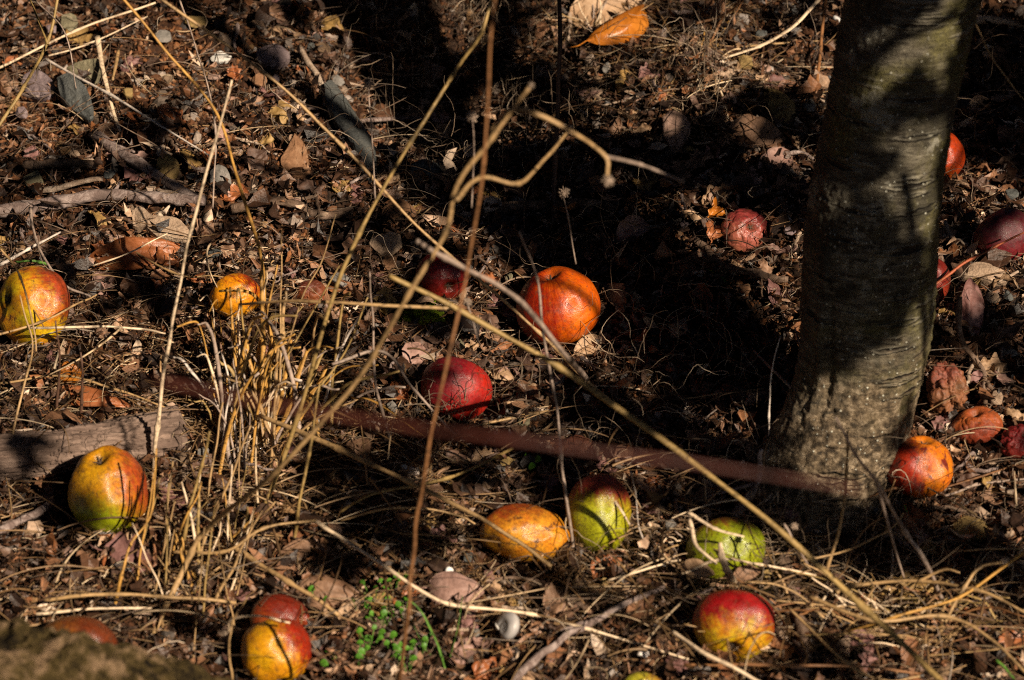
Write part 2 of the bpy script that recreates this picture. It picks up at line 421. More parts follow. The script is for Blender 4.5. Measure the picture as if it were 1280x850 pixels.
def bark_mat():
    k = NM('smooth_grey_bark', .62, .35)
    v = k.mapv((34, 34, 190)); v2 = k.mapv((8, 8, 10))
    band = k.noise(1, 7, .75, v, .3); big = k.noise(1, 4, .6, v2, .4)
    fine = k.noise(420, 4, .7)
    base = k.ramp(band, [(.32, (.014, .011, .007)), (.46, (.065, .054, .036)), (.58, (.16, .14, .10)), (.74, (.34, .30, .23))])
    moss = k.ramp(fine, [(.35, (.035, .031, .008)), (.65, (.17, .15, .04))])
    sep = k.n('ShaderNodeSeparateXYZ'); k.l(k.co, sep.inputs[0])
    side = k.math('MULTIPLY', sep.outputs[0], 0.0)
    col = k.mix(k.step(big, .50, .68), base, moss)
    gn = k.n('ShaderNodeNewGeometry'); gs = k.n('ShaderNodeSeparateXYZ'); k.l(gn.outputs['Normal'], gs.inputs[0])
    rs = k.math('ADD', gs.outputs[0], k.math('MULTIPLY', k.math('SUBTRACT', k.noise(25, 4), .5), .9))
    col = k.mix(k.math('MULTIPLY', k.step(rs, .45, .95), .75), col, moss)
    sv = k.mapv((17, 17, 130)); sd = k.vor(1, sv); sc_ = k.vor(1, sv, out='Color'); sq = k.n('ShaderNodeSeparateXYZ'); k.l(sc_, sq.inputs[0])
    slit = k.math('MULTIPLY', k.ramp(sd, [(.16, (1, 1, 1)), (.30, (0, 0, 0))]), k.step(sq.outputs[0], .62, .66))
    rim = k.math('MULTIPLY', k.ramp(sd, [(.28, (0, 0, 0)), (.36, (1, 1, 1)), (.50, (0, 0, 0))]), k.step(sq.outputs[0], .62, .66))
    col = k.mix(k.math('MULTIPLY', rim, .55), col, (.34, .31, .24)); col = k.mix(slit, col, (.015, .011, .007))
    blot = k.noise(14, 6, .7); col = k.mix(k.math('MULTIPLY', k.step(blot, .54, .60), .8), col, (.030, .026, .016)); blot2 = k.noise(21, 6, .75, k.mapv((1, 1, 1), (3, 5, 7)))
    col = k.mix(k.math('MULTIPLY', k.step(blot2, .58, .62), .6), col, (.36, .34, .27))
    # rough brown skirt at the foot
    hz = k.math('SUBTRACT', sep.outputs[2], tb.z + .03)
    foot = k.ramp(k.math('ADD', k.math('MULTIPLY', hz, 7), k.math('MULTIPLY', k.math('SUBTRACT', k.noise(30, 4), .5), 1.2)), [(.1, (1, 1, 1)), (.75, (0, 0, 0))])
    brown = k.ramp(k.noise(150, 4), [(.38, (.040, .027, .015)), (.52, (.165, .118, .070)), (.68, (.40, .31, .21))])
    col = k.mix(foot, col, brown)
    sp = k.vor(270); spot = k.ramp(sp, [(.18, (1, 1, 1)), (.3, (0, 0, 0))])
    vc = k.vor(270, out='Color'); sx = k.n('ShaderNodeSeparateXYZ'); k.l(vc, sx.inputs[0])
    spot = k.math('MULTIPLY', spot, k.math('MULTIPLY', k.step(sx.outputs[0], .70, .72), k.step(k.noise(38, 3), .46, .52)))
    col = k.mix(spot, col, (.75, .73, .60))
    dk = k.noise(1, 5, .7, k.mapv((50, 50, 230)), .4)
    col = k.mix(k.step(dk, .57, .66), col, (.022, .017, .011))
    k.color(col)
    h = k.math('ADD', k.math('MULTIPLY', band, .8), k.math('ADD', k.math('MULTIPLY', fine, .35), k.math('ADD', k.math('MULTIPLY', spot, .6), k.math('SUBTRACT', k.math('MULTIPLY', rim, .8), k.math('MULTIPLY', slit, .8)))))
    k.bump(h, 1.0, .006)
    return k.m
BARK = bark_mat()
tree = bpy.data.objects.new('apple_tree', None); C.objects.link(tree)
tag(tree, 'smooth grey-green tree trunk flaring into the soil beside the fallen apples', 'tree')
link('trunk', trunk_mesh(), BARK, tree)
# unseen limbs and leaf clusters added on the sun's rays to shape the shade
def sunward(p, t): return Vector(p) + SUN * t
ttop = Vector(path[-1])
def unseen_limb(pts, r0, r1, seed):
    P = smooth_path([tuple(p) for p in pts], 10)
    V, q, t = tube(P, np.linspace(r0, r1, len(P)), 12, 1, .15, seed)
    link('branch', mesh_np('branch', V, q, t), BARK, tree)  # out of view, added to reach the shade clusters, routed past lit spots
SHADE = [  # photo px, py, radius px, leaves   (where added unseen leaf clusters cast shade)
    (620, 235, 70, 40), (530, 250, 40, 26), (660, 120, 40, 10),
    (730, 260, 70, 40), (820, 300, 60, 36), (880, 400, 60, 60), (850, 460, 70, 70), (790, 430, 45, 36), (960, 250, 50, 60), (800, 350, 40, 30),
    (780, 200, 50, 40), (900, 215, 50, 40), (980, 160, 40, 40), (640, 300, 40, 30), (500, 390, 30, 18), (540, 330, 30, 14),
    (830, 560, 50, 30), (900, 600, 45, 30), (1080, 680, 70, 90), (1180, 700, 50, 40), (980, 665, 45, 45), (840, 640, 30, 25),
    (1230, 190, 50, 60), (1240, 120, 55, 55), (1230, 400, 30, 25), (1260, 460, 30, 25), (680, 600, 45, 22), (450, 620, 40, 22), (1225, 50, 50, 40),
    (500, 660, 40, 16), (720, 500, 40, 25), (70, 650, 30, 10), (1000, 800, 35, 20)]
TSHADE = [(1040, 30, 24), (1038, 90, 26), (1030, 150, 28), (1028, 210, 30), (1032, 270, 32), (1040, 330, 32), (1045, 385, 24), (1085, 300, 26), (1110, 340, 22), (1080, 370, 20), (1075, 240, 20),
          (1150, 85, 24), (1120, 100, 18), (1130, 300, 18), (1147, 470, 13), (1140, 510, 13), (1100, 15, 18)]
TLIT = [(1135, 215, 30), (1100, 215, 16), (1150, 190, 24), (1170, 215, 16), (1160, 245, 18), (1100, 25, 16), (1140, 45, 18), (1180, 60, 14), (1130, 160, 20), (1120, 200, 20), (1155, 170, 20), (1140, 230, 22), (1110, 140, 14), (1160, 130, 12), (1170, 250, 12), (1110, 50, 16), (1150, 20, 16), (1190, 30, 14), (1195, 120, 12), (1160, 290, 10), (1150, 350, 14), (1150, 400, 14), (1120, 400, 18),
        (1060, 440, 22), (1100, 440, 24), (1080, 490, 26), (1110, 480, 20), (1060, 530, 24), (1090, 550, 26), (1050, 580, 20), (1120, 450, 16)]
GLIT = [(725, 390, 26), (740, 360, 20), (700, 420, 18), (585, 495, 30), (570, 470, 20), (140, 615, 55), (40, 385, 50), (295, 370, 32), (665, 670, 36), (690, 665, 20), (748, 655, 34), (905, 690, 34), (918, 783, 50), (1150, 583, 42), (1180, 190, 30),
        (930, 288, 24), (1222, 531, 30), (345, 815, 40), (200, 60, 60), (300, 190, 60), (830, 110, 40), (900, 70, 50), (150, 260, 60), (100, 130, 50), (110, 540, 60), (320, 440, 60), (320, 540, 50), (240, 680, 40), (560, 735, 45), (430, 190, 30), (1120, 780, 60), (460, 780, 40), (760, 690, 40), (638, 788, 24), (70, 770, 60), (200, 300, 40), (980, 740, 60), (1200, 760, 60), (700, 780, 50), (1240, 620, 50), (1130, 840, 50), (560, 640, 40), (380, 740, 40), (200, 640, 40), (850, 830, 40), (1220, 570, 40), (1255, 300, 26), (1190, 480, 25), (1240, 340, 22), (880, 300, 20), (785, 22, 40), (450, 40, 55), (490, 120, 36), (540, 90, 26), (40, 262, 40), (930, 60, 60), (1050, 590, 30), (1000, 590, 20)]
lv, cl = [], []
def shade_leaf(c, s):  # unseen leaf turned roughly sunward so that it blocks light
    a = Vector((random.gauss(0, 1), random.gauss(0, 1), random.gauss(0, 1))).normalized()
    nrm = (SUN + Vector((random.gauss(0, .45), random.gauss(0, .45), random.gauss(0, .45)))).normalized()
    b = nrm.cross(a).normalized(); a = b.cross(nrm)
    V = []
    for i, wd in enumerate((.05, .75, 1, .7, .05)):
        for j in (-1, 0, 1):
            V.append(c + a * ((i - 2) * .5 * s) + b * (j * wd * s * .5) + nrm * (abs(j) * .2 * s * wd - (i - 2)**2 * .03 * s))
    q = [(r * 3 + k, r * 3 + k + 1, r * 3 + k + 4, r * 3 + k + 3) for r in range(4) for k in range(2)]
    return np.array([v[:] for v in V]), np.array(q), None
KEEP = []
for px, py, r in TLIT:
    p = tpoint(px, py) + Vector((0, -.05, 0)); KEEP.append((p, r * pxsize(p)))
for px, py, r in GLIT:
    p = PT(px, py, .02); KEEP.append((p, r * pxsize(p) * .9))
for i in range(24):
    p = PT(10 + i * 45, 449 + i * 7.1, .96); KEEP.append((p, .034))
def blocks(c, s):
    for p, r in KEEP:
        v = c - p
        if (v - SUN * v.dot(SUN)).length < r + s * .35: return True
    return False
def in_view(c):
    v = Vector(c) - CAM; d = v.dot(F)
    return d > 0 and abs(v.dot(R)) < d * .161 + .05 and abs(v.dot(U)) < d * .107 + .05
def try_shade_leaf(c, s):
    if not in_view(c) and not blocks(c, s): lv.append(shade_leaf(c, s))
for px, py, r, n in SHADE:
    g = PT(px, py); t = random.uniform(1.75, 2.3); c = sunward(g, t); cl.append(c)
    m = r * pxsize(g)
    for _ in range(int(n * 1.3)):
        off = R * random.gauss(0, m * .55) + U * random.gauss(0, m * .62) + SUN * random.uniform(-.12, .12)
        try_shade_leaf(c + off, random.uniform(.014, .030))
for px, py, r in TSHADE:  # added leaf clusters that shade chosen parts of the trunk
    p = tpoint(px, py) + Vector((0, -.06, 0)); t = random.uniform(1.5, 1.9); c = sunward(p, t)
    m = r * pxsize(p)
    for _ in range(34):
        off = R * random.gauss(0, m * .5) + U * random.gauss(0, m * .55) + SUN * random.uniform(-.06, .06)
        try_shade_leaf(c + off, random.uniform(.012, .024))
    cl.append(c)
for _ in range(60):      # sparse unseen sprays added to dapple the open ground
    px = random.uniform(-20, 1290); py = random.uniform(-10, 850); g = PT(px, py); t = random.uniform(1.3, 2.1); c = sunward(g, t)
    ok_ = random.uniform(14, 34) * pxsize(g)
    for _ in range(random.randint(6, 16)):
        try_shade_leaf(c + R * random.gauss(0, ok_) + U * random.gauss(0, ok_ * .8), random.uniform(.012, .028))
# unseen leaf dome added to block the sky, all round the lit gap
FC = Vector((0, 0, .1))
for _ in range(12000):
    z = random.uniform(.03, 1); a = random.uniform(0, 6.283); q_ = math.sqrt(1 - z * z); rd = random.uniform(2.3, 3.0)
    c = FC + Vector((q_ * math.cos(a), q_ * math.sin(a), z)) * rd
    v = c - FC
    if (v - SUN * v.dot(SUN)).length < .92 and v.dot(SUN) > 0: continue
    v = c - CAM; d_ = v.dot(F)
    if v.length < .45 or (d_ > 0 and abs(v.dot(R)) < .25 * d_ + .1 and abs(v.dot(U)) < .2 * d_ + .1): continue
    if not blocks(c, .1): lv.append(shade_leaf(c, random.uniform(.09, .15)))
V, q, t = merge(lv)
M_SHADE_LEAF = island_mat('shade_leaves', [(0, (.10, .05, .02)), (.6, (.2, .11, .04)), (1, (.12, .13, .03))])
link('shade_foliage', mesh_np('shade_foliage', V, q, t), M_SHADE_LEAF, tree)  # added out of view to shape the sunlight and block the sky
def n_blocked(pts, r0, r1):
    P = smooth_path([tuple(p) for p in pts], 14)
    return sum(blocks(Vector(p), (r0 + (r1 - r0) * i / len(P)) * 2.8) + (50 if in_view(p) and i > 3 else 0) for i, p in enumerate(P))
best = None
for _ in range(60):
    h_ = ttop + Vector((random.uniform(-.25, .35), random.uniform(-.1, .4), random.uniform(.25, .6)))
    p_ = [ttop - Vector((0, 0, .02)), ttop + (h_ - ttop) * .4 + Vector((0, .02, .03)), h_]
    n_ = n_blocked(p_, .075, .05)
    if best is None or n_ < best[0]: best = (n_, p_)
unseen_limb(best[1], .075, .05, 1); hub = best[1][2]
for i in range(7):
    best = None
    for _ in range(60):
        tgt = random.choice(cl) + Vector((random.gauss(0, .08), random.gauss(0, .08), random.gauss(0, .05)))
        mid = (hub + tgt) * .5 + Vector((random.uniform(-.4, .4), random.uniform(-.3, .5), random.uniform(.1, .7)))
        n_ = n_blocked([hub, mid, tgt], .026, .006)
        if best is None or n_ < best[0]: best = (n_, [hub, mid, tgt])
    unseen_limb(best[1], .026, .006, i + 2)
shade_twigs = []
for _ in range(55):
    g = PT(random.uniform(-50, 1200), random.uniform(-20, 840)); c = sunward(g, random.uniform(1.2, 1.9))
    d_ = Vector((random.gauss(0, 1), random.gauss(0, .6), random.gauss(0, 1))).normalized(); L_ = random.uniform(.06, .16)
    P = smooth_path([tuple(c - d_ * L_), tuple(c + Vector((random.gauss(0, .02), 0, random.gauss(0, .02)))), tuple(c + d_ * L_)], 5)
    if sum(blocks(Vector(p), .0) for p in P) > 2 or any(in_view(p) for p in P): continue
    shade_twigs.append(tube(P, np.linspace(.006, .003, len(P)), 6))
V, q, t = merge(shade_twigs)
link('twigs', mesh_np('twigs', V, q, t), BARK, tree, kind='stuff')  # added overhead out of view to throw thin line shadows
# surface roots running out of the foot
for pts, r0 in [([(1010, 560, .012), (975, 588, .004), (935, 604, -.004), (900, 612, -.012)], .020), ([(1055, 590, .010), (1035, 622, .0), (1010, 640, -.012)], .022),
                ([(1090, 585, .012), (1105, 606, .0), (1118, 618, -.012)], .016), ([(1000, 540, .01), (975, 545, .002), (950, 552, -.01)], .018)]:
    P = smooth_path([tuple(PT(*p)) for p in pts], 12)
    V, q, t = tube(P, np.linspace(r0, .006, len(P)), 28, 1, .3, int(r0 * 1000))
    link('root', mesh_np('root', V, q, t), BARK, tree)

# ------------------------------------------------------------------ apples
def camdir(r, u, t): return (R * r + U * u - F * t).normalized()     # right, up, towards the viewer
def apple_mesh(seed, sx=1, sz=.9, lump=.03, wrinkle=0, dimple=1.0, flatn=0):
    nu, nv = 112, 72
    rows_, V = [], []
    th = np.linspace(0, np.pi, nv)[:, None]; ph = np.arange(nu)[None, :] / nu * 2 * np.pi
    st, ct = np.sin(th), np.cos(th)
    rho = st * (1 + .07 * ct) ; z = sz * ct + 0 * ph
    rho = rho + 0 * ph
    z = z - dimple * .34 * np.exp(-(rho / .24)**2) * (ct > 0) + dimple * .27 * np.exp(-(rho / .21)**2) * (ct < 0)
    lob = 1 + .035 * np.cos(5 * ph + seed) * np.clip(-ct, 0, 1)**1.5 + .02 * np.cos(3 * ph + seed * 2)
    x = rho * np.cos(ph) * lob * sx; y = rho * np.sin(ph) * lob
    d = 1 + lump * fbm(x * 1.6 + seed, y * 1.6, z * 1.6, seed, 2)
    d = d + .004 * fbm(x * 9 + seed, y * 9, z * 9, seed + 5, 2)
    if wrinkle:
        wn = fbm(x * 2.4 + seed, y * 2.4 + 3, z * 1.2, seed + 9, 3)
        d = d - wrinkle * (1 - np.minimum(1, np.abs(wn) * 2.2))**2 + wrinkle * .8 * fbm(x * 2.1, y * 2.1, z * 2.1, seed + 14, 2)
        w2 = fbm(x * 6 + seed, y * 6, z * 2.5, seed + 19, 2)
        d = d - wrinkle * .22 * (1 - np.minimum(1, np.abs(w2) * 2.5))
    V = np.stack([x * d, y * d, z * d], -1).reshape(-1, 3)
    a = (np.arange(nv - 1)[:, None] * nu + np.arange(nu)[None, :]).ravel()
    b = (np.arange(nv - 1)[:, None] * nu + (np.arange(nu)[None, :] + 1) % nu).ravel()
    return mesh_np('apple', V, np.stack([a, a + nu, b + nu, b], -1))
def apple_mat(name, base, base2, blush, bd, cover=.0, sharp=.35, streak=.5, spots=.5, rot=.0, rough=.25, seed=0, green=None, gd=None, spec=.5, rotc=(.10, .035, .012), vein=0.0):
    """base/base2 mottled ground colour, blush colour over the side bd (local); green: a second patch towards gd"""
    k = NM(name, rough, spec)
    off = k.mapv(loc=(seed * 3.1, seed * 1.7, seed * .9))
    big = k.noise(1.6, 4, .6, off); med = k.noise(5, 5, .65, off, .3)
    ground = k.mix(k.step(big, .38, .62), base, base2)
    if green:
        dg = k.n('ShaderNodeVectorMath', operation='DOT_PRODUCT'); k.l(k.co, dg.inputs[0]); dg.inputs[1].default_value = gd
        f = k.math('ADD', dg.outputs['Value'], k.math('MULTIPLY', k.math('SUBTRACT', med, .5), 1.0))
        ground = k.mix(k.step(k.math('MULTIPLY_ADD', f, .5), .2, .55) if False else k.step(f, .2, .75), ground, green)
    # meridian streaks
    sp = k.n('ShaderNodeSeparateXYZ'); k.l(k.co, sp.inputs[0])
    xy = k.n('ShaderNodeCombineXYZ'); k.l(sp.outputs[0], xy.inputs[0]); k.l(sp.outputs[1], xy.inputs[1])
    nrm = k.n('ShaderNodeVectorMath', operation='NORMALIZE'); k.l(xy.outputs[0], nrm.inputs[0])
    ad = k.n('ShaderNodeCombineXYZ'); k.l(k.math('MULTIPLY', sp.outputs[2], .16), ad.inputs[2]); 
    sm = k.n('ShaderNodeVectorMath', operation='ADD'); k.l(nrm.outputs[0], sm.inputs[0]); k.l(ad.outputs[0], sm.inputs[1])
    stv = k.noise(9, 4, .7, sm.outputs[0], .15); stf = k.noise(26, 3, .7, sm.outputs[0], .1)
    dt = k.n('ShaderNodeVectorMath', operation='DOT_PRODUCT'); k.l(k.co, dt.inputs[0]); dt.inputs[1].default_value = bd
    f = k.math('ADD', k.math('ADD', dt.outputs['Value'], cover), k.math('MULTIPLY', k.math('SUBTRACT', med, .5), .9))
    f = k.math('ADD', f, k.math('MULTIPLY', k.math('SUBTRACT', stv, .5), streak * 2.2))
    f = k.math('ADD', f, k.math('MULTIPLY', k.math('SUBTRACT', stf, .5), streak * .9))
    f = k.ramp(f, [(max(0, .5 - sharp), (0, 0, 0)), (.5 + sharp * .6, (1, 1, 1))])
    bl = k.mix(k.step(k.noise(4, 4, .6, off), .35, .7), blush, tuple(x * .55 for x in blush))
    col = k.mix(f, ground, bl)
    # pale lenticels
    vd = k.vor(16, off); sp2 = k.ramp(vd, [(.06, (1, 1, 1)), (.13, (0, 0, 0))])
    col = k.mix(k.math('MULTIPLY', sp2, spots * .5), col, (.75, .45, .2))
    # dark flecks
    vd2 = k.vor(9, k.mapv(loc=(seed + 4.4, 2.2, seed))); fl = k.ramp(k.math('ADD', vd2, k.math('MULTIPLY', med, .25)), [(.16, (1, 1, 1)), (.24, (0, 0, 0))])
    col = k.mix(k.math('MULTIPLY', fl, spots * .75), col, rotc)
    if rot > 0:
        rn = k.noise(2.3, 5, .65, k.mapv(loc=(seed * 5.3, 1.1, 8.8)), .5)
        col = k.mix(k.step(rn, .70 - rot * .22, .74 - rot * .19), col, rotc)
    if vein:
        vn = k.noise(3.2, 3, .6, k.mapv(loc=(seed, 4, 5)), 1.8)
        vv = k.ramp(k.math('ABSOLUTE', k.math('SUBTRACT', vn, .5)), [(.005, (1, 1, 1)), (.022, (0, 0, 0))])
        col = k.mix(k.math('MULTIPLY', vv, vein), col, tuple(x * .5 for x in rotc))
    # russet round the calyx
    az = k.math('MULTIPLY', sp.outputs[2], -1.0)
    rr = k.n('ShaderNodeVectorMath', operation='LENGTH'); k.l(xy.outputs[0], rr.inputs[0])
    ca = k.ramp(rr.outputs['Value'], [(.06, (1, 1, 1)), (.26, (0, 0, 0))])
    col = k.mix(k.math('MULTIPLY', ca, .55), col, (.10, .055, .02))
    dirt = k.noise(7, 6, .75, k.mapv(loc=(9, seed, 3)))
    col = k.mix(k.math('MULTIPLY', k.step(dirt, .52, .68), .7), col, (.07, .04, .025))
    col = k.mix(1.0, col, k.ramp(k.noise(11, 5, .7, off), [(.3, (.55, .50, .48)), (.5, (.95, .93, .92)), (.68, (1.15, 1.12, 1.1))]), 'MULTIPLY')
    k.color(col)
    k.bump(k.math('ADD', k.noise(22, 5, .7), k.math('MULTIPLY', fl, -.5)), .22, .02)
    k.l(k.ramp(k.noise(6, 4), [(.3, (rough * .75,) * 3), (.7, (min(1, rough * 1.7),) * 3)]), k.b.inputs['Roughness'])
    k.b.inputs['Subsurface Weight'].default_value = 0.0
    return k.m
M_CALYX = stem_mat('dried_calyx', (.07, .045, .03))
YEL, ORG, GRN, RED, CRI = (.72, .36, .025), (.74, .20, .012), (.36, .42, .025), (.48, .035, .012), (.30, .010, .018)
APPLES = []
def apple(px, py, rw, rh, label, cal=(0, -.6, .3), bl=(0, 1, 0), mat={}, mesh={}, sink=.15, cat='apple', calyx=True, name='apple', spin=0):
    """px,py centre and rw,rh half sizes in photo pixels"""
    c = PT(px, py, 0); s = rw * pxsize(c)
    c = PT(px, py, s * (rh / rw) * (1 - sink)); s = rw * pxsize(c)
    seed = len(APPLES) + 3
    ax = -camdir(*cal)                     # stem end direction, local +z
    rot = ax.to_track_quat('Z', 'Y').to_matrix() @ Matrix.Rotation(spin, 3, 'Z')
    mk = dict(mesh); mk.setdefault('seed', seed)
    me = apple_mesh(**mk)
    # fit the silhouette to rw x rh as seen by the camera
    co = np.array([rot @ v.co for v in me.vertices])
    xr = np.ptp(co @ np.array(R)) / 2; ur = np.ptp(co @ np.array(U)) / 2
    sr = (rw / rh) / (xr / ur)
    # stretch along R (world) relative to U
    K = math.sqrt(sr); Sx = Matrix.Identity(3)
    Rm = Matrix([[R[i] * R[j] for j in range(3)] for i in range(3)]); Um = Matrix([[U[i] * U[j] for j in range(3)] for i in range(3)])
    Sx = Sx + Rm * (K - 1) + Um * (1 / K - 1)
    L = rot.transposed() @ Sx @ rot
    me.transform(L.to_4x4())
    sc_ = s / (xr * K)
    m4 = Matrix.Translation(c) @ rot.to_4x4() @ Matrix.Scale(sc_, 4)
    kw = dict(base=YEL, base2=ORG, blush=RED, seed=seed); kw.update(mat)
    for kk in ('base', 'base2', 'blush', 'green'):
        if kk in kw and kw[kk]: kw[kk] = (kw[kk][0] * .84, kw[kk][1] * .66, kw[kk][2] * .45) if kw[kk][1] < kw[kk][0] * .7 else (kw[kk][0] * .95, kw[kk][1] * .95, kw[kk][2] * .5)
    bdv = rot.transposed() @ camdir(*bl)
    if 'gd' in kw: kw['gd'] = tuple(rot.transposed() @ camdir(*kw['gd']))
    am = apple_mat('apple_skin', bd=tuple(bdv), **kw)
    o = link(name, me, am, None, label, cat)
    o.matrix_world = m4
    if calyx:
        parts = []
        zc = -mk.get('sz', .9) + .27 * mk.get('dimple', 1.0) - .02
        for i in range(5):
            a = i * 1.2566 + random.uniform(-.2, .2); rr = random.uniform(.13, .2)
            P = smooth_path([(0.02 * math.cos(a), .02 * math.sin(a), zc + .03), (.07 * math.cos(a), .07 * math.sin(a), zc - .05), (rr * math.cos(a), rr * math.sin(a), zc - .085 - random.uniform(-.03, .03))], 5)
            parts.append(tube(P, np.linspace(.035, .008, len(P)), 6, .35))
        parts.append((ICOV * .06 + np.array([0, 0, zc - .01]), None, ICOF))
        V, q, t = merge(parts)
        cm = mesh_np('calyx', V, q, t); cm.transform(L.to_4x4())
        link('calyx', cm, M_CALYX, o)
    APPLES.append((o, px, py, rw, label)); return o

apple(40, 382, 47, 52, 'large yellow apple with red cheek and brown scabs cut by the frame edge', (-.7, .2, .6), (.8, .45, .1),
      dict(base=(.60, .44, .02), base2=(.64, .27, .012), blush=(.44, .08, .03), cover=-.1, rot=.45, streak=.4, sharp=.4), dict(lump=.05), calyx=True)
apple(295, 370, 33, 28, 'small orange apple with fine red streaks behind the grass clump', (.5, -.5, .2), (.4, .5, 0),
      dict(base=(.76, .40, .008), base2=(.74, .32, .008), blush=(.40, .055, .010), cover=-.15, streak=1.0, sharp=.2, spots=.3, vein=.5), dict(lump=.04, wrinkle=.015))
apple(553, 346, 34, 31, 'dark red shaded apple half hidden behind crossing stalks', (.2, -.3, .5), (0, .3, .5),
      dict(base=(.34, .05, .02), base2=(.28, .02, .02), blush=(.25, .01, .015), cover=.4), dict(wrinkle=.01))
apple(698, 382, 53, 50, 'bright orange apple with a dark star-shaped calyx on top', (-.25, .86, .42), (-.9, -.1, .1),
      dict(base=(.68, .18, .006), base2=(.58, .10, .005), blush=(.34, .022, .005), cover=.28, streak=.75, sharp=.45, spots=.35), dict(lump=.02, sz=.88), sink=.2)
apple(569, 487, 45, 41, 'smooth crimson apple in front of the leafy hollow', (-.3, -.8, .2), (-.5, .4, .3),
      dict(base=(.48, .022, .012), base2=(.34, .012, .014), blush=(.22, .008, .026), cover=.2, sharp=.5, streak=.25, spots=.25, rough=.36), dict(lump=.012), calyx=False)
apple(135, 612, 50, 56, 'upright yellow-green apple with pink cheek beside the grey log', (-.18, .80, .55), (.85, .25, .15),
      dict(base=(.62, .34, .012), base2=(.58, .38, .015), blush=(.50, .10, .03), cover=-.12, streak=.3, sharp=.4, green=(.28, .32, .012), gd=(-.05, -.95, .2), spots=.5, vein=.5, rot=.3), dict(sz=1.0, lump=.06), sink=.1)
apple(94, 816, 54, 46, 'dull orange-red apple peeping over the mossy rock', (0, -.6, .5), (.6, .5, .1),
      dict(base=(.24, .12, .03), base2=(.20, .09, .03), blush=(.17, .045, .02), cover=0), calyx=False)
apple(350, 775, 37, 33, 'dull red apple tucked behind a golden one below the grass', (.7, .1, .3), (.2, .5, .1),
      dict(base=(.30, .075, .02), base2=(.24, .05, .015), blush=(.20, .022, .012), cover=.15), calyx=False)
apple(345, 815, 44, 42, 'golden apple with red right flank in the bottom grass', (.2, -.85, .3), (.75, .45, .05),
      dict(base=(.66, .44, .012), base2=(.66, .34, .010), blush=(.36, .028, .010), cover=-.05, sharp=.3, streak=.3, vein=.4), dict(lump=.05), sink=.05)
apple(656, 667, 57, 37, 'elongated orange-yellow apple with brown blotches lying on its side', (.8, -.45, .2), (-.2, .8, .1),
      dict(base=(.72, .44, .05), base2=(.68, .30, .02), blush=(.40, .085, .02), cover=-.15, rot=.5, streak=.2, vein=.7), dict(lump=.05, sz=1.1))
apple(749, 642, 41, 50, 'green-yellow apple with dusky red shoulder beside a bleached blade', (.1, -.9, .15), (.15, .85, -.1),
      dict(base=(.36, .33, .018), base2=(.44, .33, .022), blush=(.42, .07, .055), cover=.08, sharp=.25, streak=.5, green=(.33, .34, .016), gd=(0, -.4, .6), spots=.2, vein=.7), dict(sz=.98), calyx=False)
apple(908, 688, 50, 42, 'bright green apple sunk in straw left of the trunk shade', (.3, -.8, .3), (-.1, .95, -.1),
      dict(base=(.22, .27, .014), base2=(.28, .31, .018), blush=(.28, .11, .03), cover=-.2, sharp=.25, streak=.4, spots=.15, vein=.8), dict(lump=.02), calyx=False, sink=.35)
apple(918, 783, 52, 47, 'glossy red apple with yellow base showing its calyx', (-.12, -.66, .75), (.12, .75, -.5),
      dict(base=(.56, .46, .012), base2=(.62, .36, .010), blush=(.34, .008, .014), cover=.80, sharp=.45, streak=.55, spots=.35, rough=.3), dict(sz=.86, lump=.03))
apple(1149, 583, 43, 39, 'orange-red speckled apple at the foot of the trunk', (.1, .9, .35), (-.4, .0, .3),
      dict(base=(.66, .19, .008), base2=(.64, .25, .012), blush=(.40, .032, .010), cover=-.02, sharp=.35, streak=.2, spots=1.0, rot=.62, rotc=(.13, .016, .010), rough=.3), dict(lump=.04))
apple(1168, 196, 37, 36, 'striped orange apple peeking out behind the trunk', (-.3, .8, .1), (.6, .1, .2),
      dict(base=(.66, .25, .015), base2=(.64, .18, .010), blush=(.50, .06, .008), cover=.1, streak=.8, sharp=.35), calyx=False)
apple(1256, 295, 38, 35, 'deep purple apple at the picture edge right of the trunk', (.6, -.7, .2), (0, .5, .3),
      dict(base=(.20, .012, .028), base2=(.16, .012, .03), blush=(.10, .010, .028), cover=.3, spots=.2, rough=.4), calyx=False)
apple(1163, 352, 26, 30, 'dusky red apple mostly hidden behind the trunk', (0, -.8, .1), (0, .5, .3),
      dict(base=(.30, .05, .03), base2=(.24, .03, .02), blush=(.2, .02, .02), cover=.2), calyx=False)
apple(931, 288, 31, 28, 'shrivelled dusky pink apple in the litter left of the trunk', (.3, .2, .9), (.2, .5, .2),
      dict(base=(.42, .15, .16), base2=(.34, .14, .12), blush=(.30, .055, .075), cover=.15, rot=.3, vein=.5), dict(wrinkle=.07, sz=.8), sink=.3)
apple(1222, 531, 33, 24, 'brown shrivelled apple with a dark sunken top', (-.2, .75, .45), (0, -.3, .3),
      dict(base=(.38, .12, .03), base2=(.34, .09, .03), blush=(.26, .045, .015), cover=0, rot=.35, rough=.45), dict(wrinkle=.06, sz=.7, dimple=1.4), sink=.2)
apple(1276, 553, 26, 24, 'wrinkled dark red apple cut by the right frame edge', (.2, .5, .6), (0, .5, .3),
      dict(base=(.34, .03, .03), base2=(.28, .03, .03), blush=(.25, .012, .02), cover=.2, rough=.45), dict(wrinkle=.12, sz=.8), calyx=False)
apple(1184, 486, 27, 36, 'collapsed rotten brown-pink apple against the trunk foot', (.5, .1, .7), (-.3, .7, .2),
      dict(base=(.26, .12, .06), base2=(.20, .10, .06), blush=(.26, .085, .07), cover=0, rot=.6, rough=.5), dict(wrinkle=.2, lump=.1), calyx=False, sink=.35)
apple(722, 560, 21, 17, 'small brown withered apple behind the red cane', (.2, .2, .8), (0, .5, .3),
      dict(base=(.20, .11, .07), base2=(.16, .09, .06), blush=(.16, .06, .04), cover=0, rough=.6), dict(wrinkle=.07), calyx=False)
